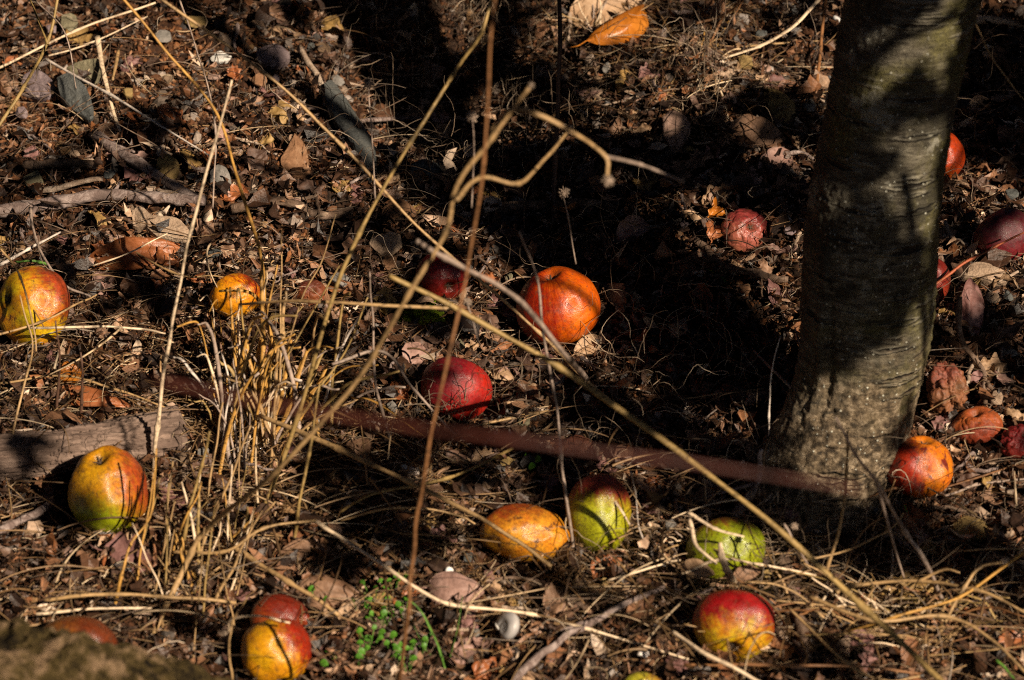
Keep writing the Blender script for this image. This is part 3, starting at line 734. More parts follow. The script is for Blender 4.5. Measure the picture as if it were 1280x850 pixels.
apple(389, 366, 20, 17, 'dark brown rotten apple deep in the grass clump', (.2, .2, .8), (0, .5, .3),
      dict(base=(.24, .08, .025), base2=(.18, .05, .02), blush=(.16, .04, .02), cover=0, rough=.5), dict(wrinkle=.07), calyx=False)
apple(803, 858, 26, 18, 'yellow-green apple barely showing at the bottom edge', (0, -.6, .5), (.6, .5, .1),
      dict(base=(.40, .40, .05), base2=(.42, .36, .05), blush=(.36, .2, .05), cover=-.3), calyx=False)
apple(730, 748, 17, 13, 'tiny dark maroon withered apple below the yellow one', (0, -.6, .5), (0, .5, .3),
      dict(base=(.14, .025, .025), base2=(.1, .02, .02), blush=(.1, .015, .02), cover=0), dict(wrinkle=.08), calyx=False)

# ------------------------------------------------------------------ leaves
def leaf_mat(name, c, c2, rough=.6, spots=.5):
    k = NM(name, rough, .35)
    n = k.noise(45, 5, .7); n2 = k.noise(300, 3)
    col = k.ramp(n, [(.3, tuple(x * .5 for x in c)), (.5, c), (.72, c2)])
    v = k.vor(150); col = k.mix(k.math('MULTIPLY', k.ramp(v, [(.12, (1, 1, 1)), (.3, (0, 0, 0))]), spots), col, tuple(x * .35 for x in c))
    uv = k.n('ShaderNodeUVMap') if False else None
    k.color(col); k.bump(k.math('ADD', n, k.math('MULTIPLY', n2, .5)), .6, .002)
    k.b.inputs['Transmission Weight'].default_value = 0
    return k.m
LM = {'orange': leaf_mat('orange_leaf', (.34, .11, .012), (.48, .18, .025), .32, .3), 'tan': leaf_mat('tan_leaf', (.34, .21, .12), (.48, .33, .21)),
      'brown': leaf_mat('brown_leaf', (.20, .11, .065), (.33, .20, .13)), 'rust': leaf_mat('rust_leaf', (.26, .085, .03), (.36, .15, .07), .4),
      'pink': leaf_mat('pinkish_leaf', (.26, .15, .12), (.38, .24, .20)), 'dark': leaf_mat('dark_leaf', (.09, .05, .035), (.16, .09, .06)),
      'plum': leaf_mat('plum_leaf', (.16, .075, .065), (.25, .13, .12)), 'ochre': leaf_mat('ochre_leaf', (.26, .155, .05), (.36, .23, .09))}
def leaf_geo(L, Wd, curl=.5, fold=.3, wave=.06, seed=0, tip=.8, torn=.0):
    nu, nv = 22, 13
    u = np.linspace(0, 1, nu)[:, None]; v = np.linspace(-1, 1, nv)[None, :]
    prof = np.sin(np.pi * u**tip)**.75 * (1 - .15 * u) + .03
    prof = prof * (1 + torn * vnoise(u * 9 + seed, v * 1.2, 0, seed) * np.abs(v))
    x = (u - .5) * L + 0 * v; y = v * Wd * .5 * prof
    a = (u - .5) * curl * 2.2
    arc = L / max(.05, abs(curl) * 2.2) if curl else 0
    if curl:
        x = np.sin(a) * arc + 0 * v; z = (1 - np.cos(a)) * arc * (1 if curl > 0 else -1) * -1 + 0 * v
        x = x * 1.0
    else: z = 0 * u + 0 * v
    z = z + np.abs(v)**1.3 * fold * Wd * .5 * prof + wave * Wd * fbm(u * 3 + seed, v * 2 + seed, 0, seed, 3)
    z = z - .010 * Wd * (np.cos((u * 9 + np.abs(v) * 1.2) * 2 * np.pi) > .75)      # side veins
    z = z + .03 * Wd * np.exp(-(v / .08)**2)
    V = np.stack([x, y, z], -1).reshape(-1, 3)
    V2 = V - np.array([0, 0, .0004]); N = len(V)
    f = []
    for i in range(nu - 1):
        for j in range(nv - 1):
            q0 = (i * nv + j, i * nv + j + 1, (i + 1) * nv + j + 1, (i + 1) * nv + j)
            f.append(q0[::-1]); f.append(tuple(k + N for k in q0))
    for i in range(nu - 1):
        for j, s in ((0, 1), (nv - 1, -1)):
            q0 = (i * nv + j, (i + 1) * nv + j, (i + 1) * nv + j + N, i * nv + j + N); f.append(q0 if s > 0 else q0[::-1])
    return mesh_np('leaf', np.vstack([V, V2]), np.array(f))
def place(o, px, py, ang, lift, tilt=0, roll=0):
    """lie on the slope, long axis turned to ang degrees as seen in the picture; tilt/roll in degrees"""
    p = PT(px, py, lift + .004)
    a = math.radians(ang); wx, wy = math.cos(a), math.sin(a) / .64
    az = math.atan2(wy, wx)
    g = Matrix.Rotation(math.radians(12), 4, 'X')
    o.matrix_world = Matrix.Translation(p) @ g @ Matrix.Rotation(az, 4, 'Z') @ Matrix.Rotation(math.radians(tilt), 4, 'Y') @ Matrix.Rotation(math.radians(roll), 4, 'X')
def leaf(px, py, Lpx, Wpx, ang, kind, label, curl=.5, fold=.3, lift=.008, tilt=0, roll=0, wave=.07, stalk=True, torn=.1, tip=.8, group=None):
    s = pxsize(PT(px, py)); seed = len(LABELS)
    o = link('leaf', leaf_geo(Lpx * s, Wpx * s * 1.25, curl, fold, wave, seed, tip, torn), LM[kind], None, label, 'leaf', group)
    place(o, px, py, ang, lift, tilt, roll)
    if stalk:
        L = Lpx * s; a = curl * 1.1; arc = L / max(.05, abs(curl) * 2.2) if curl else 0
        ex = -math.sin(a) * arc if curl else -L / 2; ez = -(1 - math.cos(a)) * arc * (1 if curl > 0 else -1) if curl else 0
        ex = -abs(ex)
        P = smooth_path([(ex + .002, 0, ez), (ex - L * .12, 0, ez), (ex - L * .28, L * .05, ez + L * .02)], 5)
        V, q, t = tube(P, np.linspace(.0008, .0006, len(P)), 6)
        link('stalk', mesh_np('stalk', V, q, t), LM[kind], o)
    return o
leaf(764, 8, 110, 50, 12, 'tan', 'pale tan leaf lying behind the glossy orange leaf at the top', .4, .2, .012, roll=30)
leaf(785, 28, 120, 30, 34, 'orange', 'glossy orange curled leaf at the top middle', .8, .9, .026, roll=62, wave=.06)
leaf(945, 166, 76, 36, -10, 'brown', 'oval dull brown spotted leaf in the shade left of the trunk', .3, .15, .012, roll=35, wave=.04)
leaf(972, 200, 68, 28, 35, 'pink', 'pointed pinkish brown leaf below the oval leaf', .4, .3, .012, roll=30)
leaf(925, 232, 76, 22, 18, 'dark', 'dark narrow leaf with a long stalk in shade', .3, .4, .008)
leaf(178, 318, 150, 34, 5, 'rust', 'long rust-red curled leaf right of the large yellow apple', .6, .6, .012, roll=40, wave=.1)
leaf(160, 695, 70, 42, -12, 'plum', 'flat plum-brown leaf fragment below the pink-cheeked apple', .15, .1, .014, roll=35, torn=.3)
leaf(385, 695, 85, 34, 5, 'brown', 'broad brown crinkled leaf right of the grass clump foot', .6, .3, .012, wave=.14, roll=30)
leaf(412, 743, 95, 36, -5, 'brown', 'brown folded leaf above the green seedlings', .5, .4, .012, wave=.12, roll=35)
leaf(568, 735, 88, 34, -4, 'pink', 'smooth arched pinkish brown leaf beside the green blades', 1.0, -.3, .022, roll=40, wave=.03)
leaf(1140, 742, 80, 44, 5, 'ochre', 'ragged ochre leaf in straw at lower right', .5, .3, .014, roll=35, torn=.4, wave=.15)
leaf(628, 468, 32, 15, -15, 'tan', 'little beige leaf right of the crimson apple', .4, .2, .008, roll=20)
leaf(738, 430, 50, 20, 30, 'tan', 'tan leaf pinned beneath the bright orange apple', .3, .3, .010, roll=30)
leaf(440, 765, 40, 22, 20, 'tan', 'tan leaf scrap left of the seedlings', .5, .3, .01, roll=30)
leaf(700, 762, 48, 36, 10, 'brown', 'crumpled brown leaf above the grey snail shell', .9, .5, .012, wave=.2, torn=.4)
leaf(795, 285, 60, 26, 25, 'pink', 'curled pinkish leaf in the dark hollow', .9, .5, .014, roll=20)
leaf(540, 612, 36, 20, 0, 'brown', 'brown leaf above the yellow blotched apple', .6, .3, .01, roll=20)
leaf(567, 614, 30, 18, -10, 'ochre', 'small ochre leaf left of the elongated apple', .5, .2, .01, roll=25)
leaf(1215, 385, 34, 62, 5, 'plum', 'plum-grey upright leaf right of the trunk', .4, .3, .02, roll=60, stalk=False)
leaf(590, 400, 30, 22, 20, 'brown', 'brown lobed leaf above the crimson apple', .5, .2, .008, roll=20)
leaf(520, 440, 44, 28, 60, 'pink', 'faded pink-brown leaf left of the crimson apple', .4, .3, .01, roll=20)
leaf(450, 560, 44, 24, -60, 'brown', 'tapering brown leaf under the pale long stem', .4, .4, .012)
leaf(480, 750, 36, 26, 0, 'ochre', 'ochre scrap among the clover seedlings', .3, .3, .008)
leaf(340, 15, 50, 26, -25, 'brown', 'brown leaf scrap near the top of the bank', .4, .3, .01)
leaf(416, 32, 40, 20, -35, 'ochre', 'yellow-brown leaf piece at the top beside the bank', .3, .2, .012, roll=20, stalk=False)
leaf(90, 468, 36, 26, 15, 'orange', 'pale orange curled leaf above the grey log', .8, .4, .012, roll=20)
leaf(110, 497, 110, 22, -8, 'rust', 'rust-brown strip leaf along the top of the log', .4, .4, .012, roll=30)
leaf(1075, 800, 50, 24, 20, 'plum', 'plum leaf deep under the straw', .6, .4, .01)
leaf(1270, 800, 55, 22, 15, 'rust', 'rusty leaf at the lower right corner', .5, .4, .012, roll=20)
leaf(1250, 700, 40, 20, 8, 'brown', 'brown leaf beneath the pale stalk tips', .5, .4, .01)
leaf(895, 262, 26, 18, 40, 'orange', 'torn orange peel-like leaf beside the pink shrivelled apple', .9, .8, .012, torn=.6, wave=.2, roll=30)
leaf(893, 288, 30, 20, 80, 'rust', 'rust torn scrap clinging to the pink shrivelled apple', .9, .8, .016, torn=.6, wave=.2, roll=20)
leaf(640, 600, 40, 18, -30, 'dark', 'dark curled leaf above the elongated apple', .7, .5, .01)
leaf(28, 855, 60, 30, 20, 'brown', 'brown leaf by the lower left corner', .4, .3, .01)

# ------------------------------------------------------------------ stones
def stone_mat(name, c, c2, rough=.8):
    k = NM(name, rough, .25)
    n = k.noise(70, 5, .7); n2 = k.noise(350, 4, .7)
    col = k.ramp(n, [(.3, tuple(x * .55 for x in c)), (.5, c), (.7, c2)])
    col = k.mix(k.step(n2, .62, .75), col, tuple(min(.8, x * 1.5) for x in c2))
    k.color(col); k.bump(k.math('ADD', n, n2), .8, .002)
    return k.m
SM = {'slate': stone_mat('slate', (.075, .078, .075), (.11, .11, .10), .6), 'grey': stone_mat('grey_stone', (.16, .145, .13), (.25, .22, .2)),
      'yellow': stone_mat('ochre_stone', (.24, .16, .06), (.33, .22, .09)), 'beige': stone_mat('beige_stone', (.32, .22, .15), (.42, .31, .22)),
      'purple': stone_mat('purple_grey_stone', (.17, .125, .13), (.26, .2, .2)), 'rust': stone_mat('rusty_stone', (.20, .10, .05), (.28, .16, .09)),
      'pink': stone_mat('pink_stone', (.27, .17, .13), (.36, .25, .21)), 'white': stone_mat('white_stone', (.5, .47, .43), (.65, .62, .58)),
      'olive': stone_mat('olive_stone', (.15, .13, .08), (.22, .19, .12))}
def rock_geo(a, b, h, seed, pointed=0.0, plate=False):
    rr = random.Random(seed); bm = bmesh.new()
    for i in range(15):
        t = i * 2.4 + rr.uniform(-.5, .5); z = rr.uniform(-1, 1)
        k = 1.0 if not plate else .96
        x = math.cos(t) * (1 - .25 * z * z) * rr.uniform(.8, 1) * k; y = math.sin(t) * (1 - .25 * z * z) * rr.uniform(.8, 1) * k
        y *= (1 - pointed * max(0, x)); bm.verts.new((x * a, y * b, z * h * rr.uniform(.7, 1)))
    r = bmesh.ops.convex_hull(bm, input=bm.verts)
    bmesh.ops.delete(bm, geom=[e for e in r['geom_interior'] if isinstance(e, bmesh.types.BMVert)], context='VERTS')
    bmesh.ops.bevel(bm, geom=bm.edges[:] , offset=min(a, b, h) * .05, segments=1, affect='EDGES', profile=.6)
    bmesh.ops.triangulate(bm, faces=bm.faces[:])
    bmesh.ops.subdivide_edges(bm, edges=bm.edges[:], cuts=2, use_grid_fill=True)
    co = np.array([v.co[:] for v in bm.verts]); s = 1 / max(a, b)
    d = .035 * fbm(co[:, 0] * s * 3 + seed, co[:, 1] * s * 3, co[:, 2] * s * 3, seed, 4) * max(a, b)
    bm.normal_update()
    for v, k in zip(bm.verts, d): v.co += v.normal * float(k)
    me = bpy.data.meshes.new('stone'); bm.to_mesh(me); bm.free()
    me.polygons.foreach_set('use_smooth', np.full(len(me.polygons), False)); return me
STONES = []
def stone(px, py, wpx, hpx, ang, kind, label, h=.35, tilt=0, roll=25, pointed=0, sink=.3, group=None):
    s = pxsize(PT(px, py)); a = wpx * .5 * s; b = hpx * .5 * s / .85
    o = link('stone', rock_geo(a, b, min(a, b) * h, len(LABELS) * 3 + 1, pointed), SM[kind], None, label, 'stone', group)
    place(o, px, py, ang, min(a, b) * h * (1 - sink) + .004 + b * .3 * abs(math.sin(math.radians(roll))), tilt, roll)
    STONES.append((px, py)); return o
def slab(outline, kind, label, th=.008, lift=.008, rise=.012, seed=1, cat='stone', name='stone', dome=.12):
    # an outline traced on the slope, given its own thickness and an uneven top
    ys = [p[1] for p in outline]; y0, y1 = min(ys), max(ys)
    pts = smooth_path([(x, y, 0) for x, y in outline] + [(outline[0][0], outline[0][1], 0)], 5)[:-1]
    cx, cy = pts[:, 0].mean(), pts[:, 1].mean(); n = len(pts); size = max(np.ptp(pts[:, 0]), np.ptp(pts[:, 1]))
    rings = []
    N = (Vector((0, -.45, .9))).normalized()
    s_ = pxsize(PT(cx, cy))
    def at(x, y, hgt): 
        l = lift + .004 + rise * (y1 - y) / max(1, y1 - y0)
        return PT(x, y, l) + N * hgt
    for k, hh in ((.97, -th), (1.0, -th * .3), (.96, .0), (.86, dome * .5), (.62, dome), (.35, dome)):
        ring = []
        for i, (x, y, _) in enumerate(pts):
            jx = cx + (x - cx) * k * (1 + .02 * math.sin(i * 2.3 + seed)); jy = cy + (y - cy) * k
            hv = hh if hh <= 0 else hh * size * s_ * .25 + .03 * size * s_ * float(vnoise(jx * 9 / size + seed, jy * 9 / size, 0, seed)) 
            ring.append(at(jx, jy, hv))
        rings.append(ring)
    V = [p for r in rings for p in r] + [at(cx, cy, dome * size * s_ * .25), at(cx, cy, -th)]
    q = [(r * n + i, r * n + (i + 1) % n, (r + 1) * n + (i + 1) % n, (r + 1) * n + i) for r in range(len(rings) - 1) for i in range(n)]
    t = [(len(V) - 2, (len(rings) - 1) * n + i, (len(rings) - 1) * n + (i + 1) % n) for i in range(n)] + [(len(V) - 1, (i + 1) % n, i) for i in range(n)]
    o0 = PT(cx, cy)
    o = link(name, mesh_np(name, np.array([v[:] for v in V]) - np.array(o0), np.array(q), np.array(t), False), SM[kind], None, label, cat); o.location = o0
    STONES.append((cx, cy)); return o
slab([(70, 96), (84, 90), (100, 97), (112, 118), (117, 140), (110, 148), (92, 138), (76, 122)], 'slate', 'pointed dark grey slate at the upper left', .008, .010, .016, 3)
slab([(82, 84), (100, 76), (124, 73), (125, 88), (117, 104), (102, 99), (88, 92)], 'olive', 'olive-grey stone leaning behind the pointed slate', .010, .006, .02, 5)
slab([(404, 102), (414, 98), (430, 118), (448, 146), (466, 176), (471, 205), (466, 226), (452, 215), (440, 185), (424, 160), (408, 130)], 'slate', 'long smooth dark slate slab beside the dark hollow', .012, .008, .02, 7)
slab([(164, 262), (175, 257), (190, 268), (222, 272), (240, 292), (232, 300), (200, 297), (182, 284), (166, 282)], 'beige', 'flat beige rock right below the forked branch', .012, .008, .01, 9)
slab([(368, 165), (380, 178), (386, 200), (380, 218), (358, 214), (350, 200), (360, 182)], 'rust', 'tall rusty triangular stone in the left bank', .012, .006, .016, 11)
slab([(30, 92), (45, 86), (62, 96), (70, 110), (60, 122), (36, 118), (26, 106)], 'purple', 'purple-grey rough stone left of the pointed slate', .012, .006, .014, 13)
slab([(828, 146), (840, 137), (858, 145), (864, 160), (852, 182), (840, 186), (830, 170)], 'pink', 'pinkish angular stone above the dark hollow', .012, .006, .014, 15)
slab([(957, 108), (975, 113), (994, 128), (992, 150), (980, 162), (966, 144), (954, 122)], 'yellow', 'yellow-grey wedge stone above the oval leaf', .012, .006, .014, 17)
slab([(262, 214), (272, 205), (285, 212), (290, 236), (280, 242), (264, 238)], 'grey', 'flaky pale grey stone right of the ochre one', .010, .006, .014, 19)
slab([(512, 205), (532, 198), (560, 212), (558, 222), (530, 226), (514, 218)], 'slate', 'dark angular stone in the shaded hollow', .012, .006, .01, 21)
slab([(480, 256), (500, 248), (520, 262), (514, 280), (492, 284), (476, 272)], 'rust', 'dark rusty stone block below the hollow', .012, .006, .01, 23)
slab([(322, 60), (345, 54), (362, 66), (356, 78), (334, 82), (320, 72)], 'purple', 'flat purplish stone high on the left bank', .008, .006, .01, 25)
slab([(1196, 355), (1216, 348), (1240, 352), (1262, 350), (1262, 342), (1234, 328), (1212, 330)], 'beige', 'flat beige stone below the purple apple', .008, .006, .008, 27)
slab([(1236, 650), (1262, 646), (1295, 650), (1292, 668), (1250, 672), (1234, 662)], 'rust', 'tan slab stone at the right edge below the apples', .010, .006, .006, 29)
slab([(1190, 655), (1206, 644), (1232, 652), (1240, 668), (1222, 674), (1196, 668)], 'yellow', 'ochre rock on the lip below the speckled apple', .010, .006, .006, 31)
slab([(196, 198), (206, 191), (222, 200), (222, 214), (210, 222), (196, 214)], 'yellow', 'rounded ochre stone above the forked branch', .012, .006, .012, 33, dome=.5)
stone(86, 28, 26, 26, 0, 'olive', 'small rounded olive stone at the top left', .6)
stone(483, 305, 46, 34, 10, 'beige', 'knobbly beige lump behind the crossing stalks', .7, roll=30)
stone(245, 28, 34, 20, 0, 'yellow', 'yellowish stone at the very top left', .4)
stone(275, 72, 32, 18, -10, 'white', 'pale speckled stone below the top stalks', .5)
stone(204, 46, 24, 20, 0, 'grey', 'small grey stone near the top left stalk', .6)
stone(42, 226, 30, 28, 0, 'olive', 'olive stone left of the forked branch', .5)
stone(160, 116, 16, 16, 0, 'yellow', 'tiny yellow pebble beside the cream blade', .7)
stone(145, 300, 22, 16, 0, 'pink', 'small pink stone beneath the forked branch', .6)
stone(1240, 372, 24, 16, -15, 'beige', 'little tan stone right of the plum leaf', .6)
stone(1262, 442, 26, 12, 0, 'grey', 'small grey stone above the brown shrivelled apple', .6)
stone(1246, 497, 22, 20, -30, 'beige', 'pale stone just above the shrivelled brown apple', .7)
stone(505, 587, 13, 14, 0, 'white', 'tiny white pebble left of the brown stalk', .8, sink=0)
stone(425, 350, 30, 22, 0, 'grey', 'grey stone behind the grass clump', .5)
stone(487, 330, 22, 26, 0, 'rust', 'rusty red chip under the beige lump', .5)
stone(100, 672, 18, 13, 0, 'beige', 'bright beige pebble under the pink-cheeked apple', .7, sink=0)
stone(636, 580, 26, 20, 0, 'yellow', 'ochre stone behind the elongated apple', .5)
stone(860, 30, 22, 18, 0, 'pink', 'pink pebble right of the orange leaf', .6)
stone(932, 78, 26, 20, -25, 'yellow', 'amber stone under the cream blade', .6)
stone(912, 93, 16, 14, 0, 'beige', 'round beige pebble below the cream blade', .8)
stone(952, 42, 18, 13, 0, 'slate', 'small blue-grey stone near the cream blade', .7)
stone(1012, 132, 20, 20, 0, 'grey', 'grey flat stone touching the trunk shade', .5)

# ------------------------------------------------------------------ snail shells and moss
def shell_geo(r, turns=2.6):
    parts = []
    n = int(turns * 26); P, rad = [], []
    for i in range(n + 1):
        t = i / n; a = t * turns * 2 * math.pi; g = math.exp(-(1 - t) * 2.1)
        P.append((g * .55 * math.cos(a), g * .55 * math.sin(a), -g * .42 + .42)); rad.append(.46 * g)
    P = np.array(P) * r; rad = np.array(rad) * r
    return tube(P, rad, 18)
def shell_mat(name, c, c2):
    k = NM(name, .45, .4); n = k.noise(60, 4, .7, k.mapv((1, 1, 4))); k.color(k.ramp(n, [(.3, c), (.7, c2)])); return k.m
def shell(px, py, rpx, label, c, c2, rot=(0, 0, 0)):
    s = pxsize(PT(px, py)); r = rpx * s
    V, q, t = shell_geo(r)
    o = link('snail_shell', mesh_np('snail_shell', V, q, t), shell_mat('shell', c, c2), None, label, 'snail shell')
    o.location = PT(px, py, r * 1.0 + .012); o.rotation_euler = rot
    P = smooth_path([(V[-1][0] + math.cos(a) * r * .44, V[-1][1], V[-1][2] + math.sin(a) * r * .44) for a in np.linspace(0, 2 * math.pi, 14)], 4)
    Vl, ql, tl = tube(P, r * .06, 6)
    link('lip', mesh_np('lip', Vl, ql, tl), shell_mat('shell_lip', (.6, .55, .5), (.72, .68, .62)), o)
shell(638, 786, 25, 'grey snail shell with a white lip in the lower litter', (.24, .22, .22), (.40, .37, .35), (1.1, .2, -1.2))
shell(562, 714, 8, 'tiny white snail shell above the arched leaf', (.6, .58, .55), (.75, .72, .7), (.8, 0, 1))
shell(1046, 25, 9, 'white snail shell beside the trunk at the top', (.62, .6, .58), (.75, .73, .7), (.6, 0, 2))
shell(805, 818, 9, 'pale pinkish snail shell near the bottom twig', (.5, .42, .38), (.62, .55, .5), (.8, .4, 0))

def lump(name, px, py, rx, ry, rz, m, label, cat, lift, amp=.22, fr=3, seed=0, n=90, detail=5):
    p = PT(px, py, lift); s = pxsize(p)
    th = np.linspace(0, np.pi, n)[:, None]; ph = np.arange(2 * n)[None, :] / (2 * n) * 2 * np.pi
    x = np.sin(th) * np.cos(ph); y = np.sin(th) * np.sin(ph); z = np.cos(th) + 0 * ph
    d = 1 + amp * fbm(x * fr + seed, y * fr, z * fr, seed, detail)
    V = np.stack([x * d * rx, y * d * ry, z * d * rz], -1).reshape(-1, 3) * s
    a = (np.arange(n - 1)[:, None] * 2 * n + np.arange(2 * n)[None, :]).ravel(); b = (np.arange(n - 1)[:, None] * 2 * n + (np.arange(2 * n)[None, :] + 1) % (2 * n)).ravel()
    o = link(name, mesh_np(name, V, np.stack([a, a + 2 * n, b + 2 * n, b], -1)), m, None, label, cat)
    o.location = p; return o
def moss_mat(name, c, c2, c3):
    k = NM(name, .95, .1); n = k.noise(34, 6, .75); n2 = k.noise(500, 3)
    col = k.ramp(n, [(.38, c), (.5, c2), (.62, c3)]); col = k.mix(k.step(n2, .5, .8), col, c)
    k.color(col); k.bump(k.math('ADD', n, n2), 1, .006); return k.m
MG = moss_mat('lime_moss', (.05, .08, .005), (.20, .27, .012), (.34, .38, .03))
lump('moss_clump', 527, 403, 27, 18, 17, MG, 'lime green moss clump under the dark red apple', 'moss', .006, .3, 3.5, 4)
lump('moss_clump', 548, 386, 16, 12, 9, MG, 'smaller green moss tuft touching the dark red apple', 'moss', .006, .3, 3.5, 9)
MR = moss_mat('mossy_rock', (.010, .007, .005), (.075, .052, .018), (.26, .17, .10))
def boulder():
    top = PT(-10, 812, .25); n = 220
    th = np.linspace(0, np.pi, n)[:, None]; ph = np.arange(2 * n)[None, :] / (2 * n) * 2 * np.pi
    x = np.sin(th) * np.cos(ph); y = np.sin(th) * np.sin(ph); z = np.cos(th) + 0 * ph
    d = 1 + .05 * fbm(x * 5, y * 5, z * 5, 8, 4) + .022 * fbm(x * 26, y * 26, z * 26, 12, 3)
    V = np.stack([x * d * .30, y * d * .15, z * d * .30 - .30], -1).reshape(-1, 3)
    a = (np.arange(n - 1)[:, None] * 2 * n + np.arange(2 * n)[None, :]).ravel(); b = (np.arange(n - 1)[:, None] * 2 * n + (np.arange(2 * n)[None, :] + 1) % (2 * n)).ravel()
    o = link('mossy_rock', mesh_np('mossy_rock', V, np.stack([a, a + 2 * n, b + 2 * n, b], -1)), MR, None, 'blurred mossy brown rock filling the lower left corner', 'rock')
    o.location = top
boulder()

# ------------------------------------------------------------------ logs, branches, twigs
def stick(name, pts, wpx, m, label, cat, lift=.006, sides=12, rough=.18, taper=.8, forks=(), flat=1.0, wob=.0015, parent_empty=False, group=None):
    """pts: (px, py[, lift]) ; wpx: width in photo pixels"""
    rough = rough * 1.6
    def path3(pp, first=None):
        out = []
        for p in pp:
            l = (p[2] if len(p) > 2 else lift) + .004
            out.append(tuple(PT(p[0], p[1], l)))
        if first is not None: out[0] = first
        return smooth_path(out, 8)
    P = path3(pts); s = pxsize(Vector(P[len(P) // 2]))
    seed = len(LABELS)
    o0 = P[0].copy()
    W_ = wob * np.stack([vnoise(np.arange(len(P)) * .35 + seed, 0 * P[:, 0], 0, 3), vnoise(np.arange(len(P)) * .35, 1 + 0 * P[:, 0], 0, seed), vnoise(np.arange(len(P)) * .35, 2 + 0 * P[:, 0], 0, seed)], -1)
    P = P + W_
    rad = np.linspace(1, taper, len(P)) * wpx * .5 * s * (1 + .12 * vnoise(np.arange(len(P)) * .6 + seed, 0 * P[:, 0], 0, 8))
    V, q, t = tube(P - o0, rad, sides, flat, rough, seed)
    o = link(name, mesh_np(name, V, q, t), m, None, label, cat, group); o.location = o0
    for fp, fw in forks:
        Pf = path3(fp); rf = np.linspace(1, .6, len(Pf)) * fw * .5 * s
        V, q, t = tube(Pf - o0, rf, 9, 1, rough, seed + 5)
        link('side_shoot', mesh_np('side_shoot', V, q, t), m, o)
    return o
WG = wood_mat('grey_weathered_wood', (.17, .12, .105), (.33, .26, .235), (90, 90, 90))
WL = wood_mat('log_bark', (.14, .095, .075), (.27, .19, .15), (16, 110, 110))
WB = wood_mat('brown_twig_bark', (.12, .075, .05), (.22, .15, .11), (90, 90, 90))
WP = wood_mat('pale_wood', (.30, .21, .15), (.45, .35, .27), (90, 90, 90))
def log_geo():
    P = smooth_path([tuple(PT(x, y, .018)) for x, y in [(-110, 596), (-20, 576), (60, 566), (140, 552), (238, 536)]], 70)
    n, ns = len(P), 110; T = np.gradient(P, axis=0); T /= np.linalg.norm(T, axis=1)[:, None]
    A = np.cross(T, [0, 0, 1.0]); A /= np.linalg.norm(A, axis=1)[:, None]; B = np.cross(T, A)
    an = np.arange(ns)[None, :] / ns * 2 * np.pi; ss = np.arange(n)[:, None] * .0016
    r0 = 31 * pxsize(PT(120, 560)) * (1 + .08 * vnoise(ss * 18, 0 * ss, 0, 9))
    g = fbm(np.cos(an) * 5 + 0 * ss, np.sin(an) * 5 + 0 * ss, ss * 14, 140, 4)
    fine = fbm(np.cos(an) * 16 + 0 * ss, np.sin(an) * 16 + 0 * ss, ss * 60, 150, 3)
    rr_ = r0 * (1 + .13 * g + .05 * fine - .10 * (np.abs(g) < .10))
    u_ = np.linspace(0, 1, n)[:, None]; jag = .97 + .03 * vnoise(np.cos(an) * 4, np.sin(an) * 4, 0, 160)
    rr_ = rr_ * np.clip((jag - u_) * 60, .05, 1)
    V = P[:, None] + A[:, None] * (np.cos(an) * rr_)[..., None] + B[:, None] * (np.sin(an) * rr_ * .85)[..., None]
    a_ = (np.arange(n - 1)[:, None] * ns + np.arange(ns)[None, :]).ravel(); b_ = (np.arange(n - 1)[:, None] * ns + (np.arange(ns)[None, :] + 1) % ns).ravel()
    return mesh_np('log', V.reshape(-1, 3), np.stack([a_, b_, b_ + ns, a_ + ns], -1))
link('log', log_geo(), WL, None, 'thick grey-brown log with stem shadows at the left edge', 'log')
stick('branch', [(-30, 268), (50, 256), (130, 243), (190, 247), (255, 251)], 17, WG, 'forked grey branch lying above the flat beige rock', 'branch', .014,
      forks=[([(45, 258, .016), (28, 290, .012)], 7), ([(140, 244, .016), (150, 228, .02)], 6)])
stick('branch', [(118, 168), (160, 198), (205, 225), (245, 250)], 15, WG, 'dark broken branch slanting down to the forked one', 'branch', .010)
stick('stick', [(30, 207), (75, 204), (120, 206)], 12, WB, 'short brown stick above two others at far left', 'stick', .012)
stick('stick', [(42, 238), (85, 232), (128, 224)], 8, WP, 'short pale stick between the branch and brown stick', 'stick', .016)
stick('stick', [(640, 850), (690, 808), (740, 776), (790, 752), (830, 733)], 11, WG, 'knotted violet-grey stick right of the grey snail shell', 'stick', .022, forks=[([(735, 778, .022), (700, 788, .018)], 8)], taper=.5)
stick('stick', [(-10, 668), (30, 648), (66, 628)], 11, WG, 'blue-grey stick end left of the pink-cheeked apple', 'stick', .02)
stick('stick', [(430, 155), (470, 150), (530, 148)], 6, WG, 'thin grey stick crossing the long slate', 'stick', .02)
stick('stick', [(620, 262), (700, 255), (780, 258)], 14, WB, 'dark rotten stick lying in the central hollow', 'stick', .008)
stick('stick', [(870, 300, .01), (900, 330, .01), (955, 345, .01), (985, 350, .01)], 10, WB, 'dim root-like stick left of the trunk', 'stick')
stick('stick', [(1198, 372, .05), (1200, 423, .03), (1229, 464, .012), (1230, 505, .008)], 8, WB, 'curved brown stick standing right of the trunk', 'stick', taper=.7)
stick('stick', [(1212, 26), (1250, 27), (1300, 31)], 10, WP, 'pale stick right of the trunk at the top', 'stick', .014)
stick('stick', [(915, 648), (945, 604, .03), (952, 560, .05)], 12, WG, 'grey forked stick standing left of the trunk foot', 'stick', .006, taper=.4, forks=[([(945, 604, .03), (880, 622, .01)], 5)])
stick('stick', [(700, 480), (640, 520), (600, 530)], 5, WB, 'thin dark stick between the two middle apples', 'stick', .008)
stick('stick', [(480, 375), (462, 392), (455, 400)], 9, WB, 'stubby brown stick behind the crossing stalks', 'stick', .01)
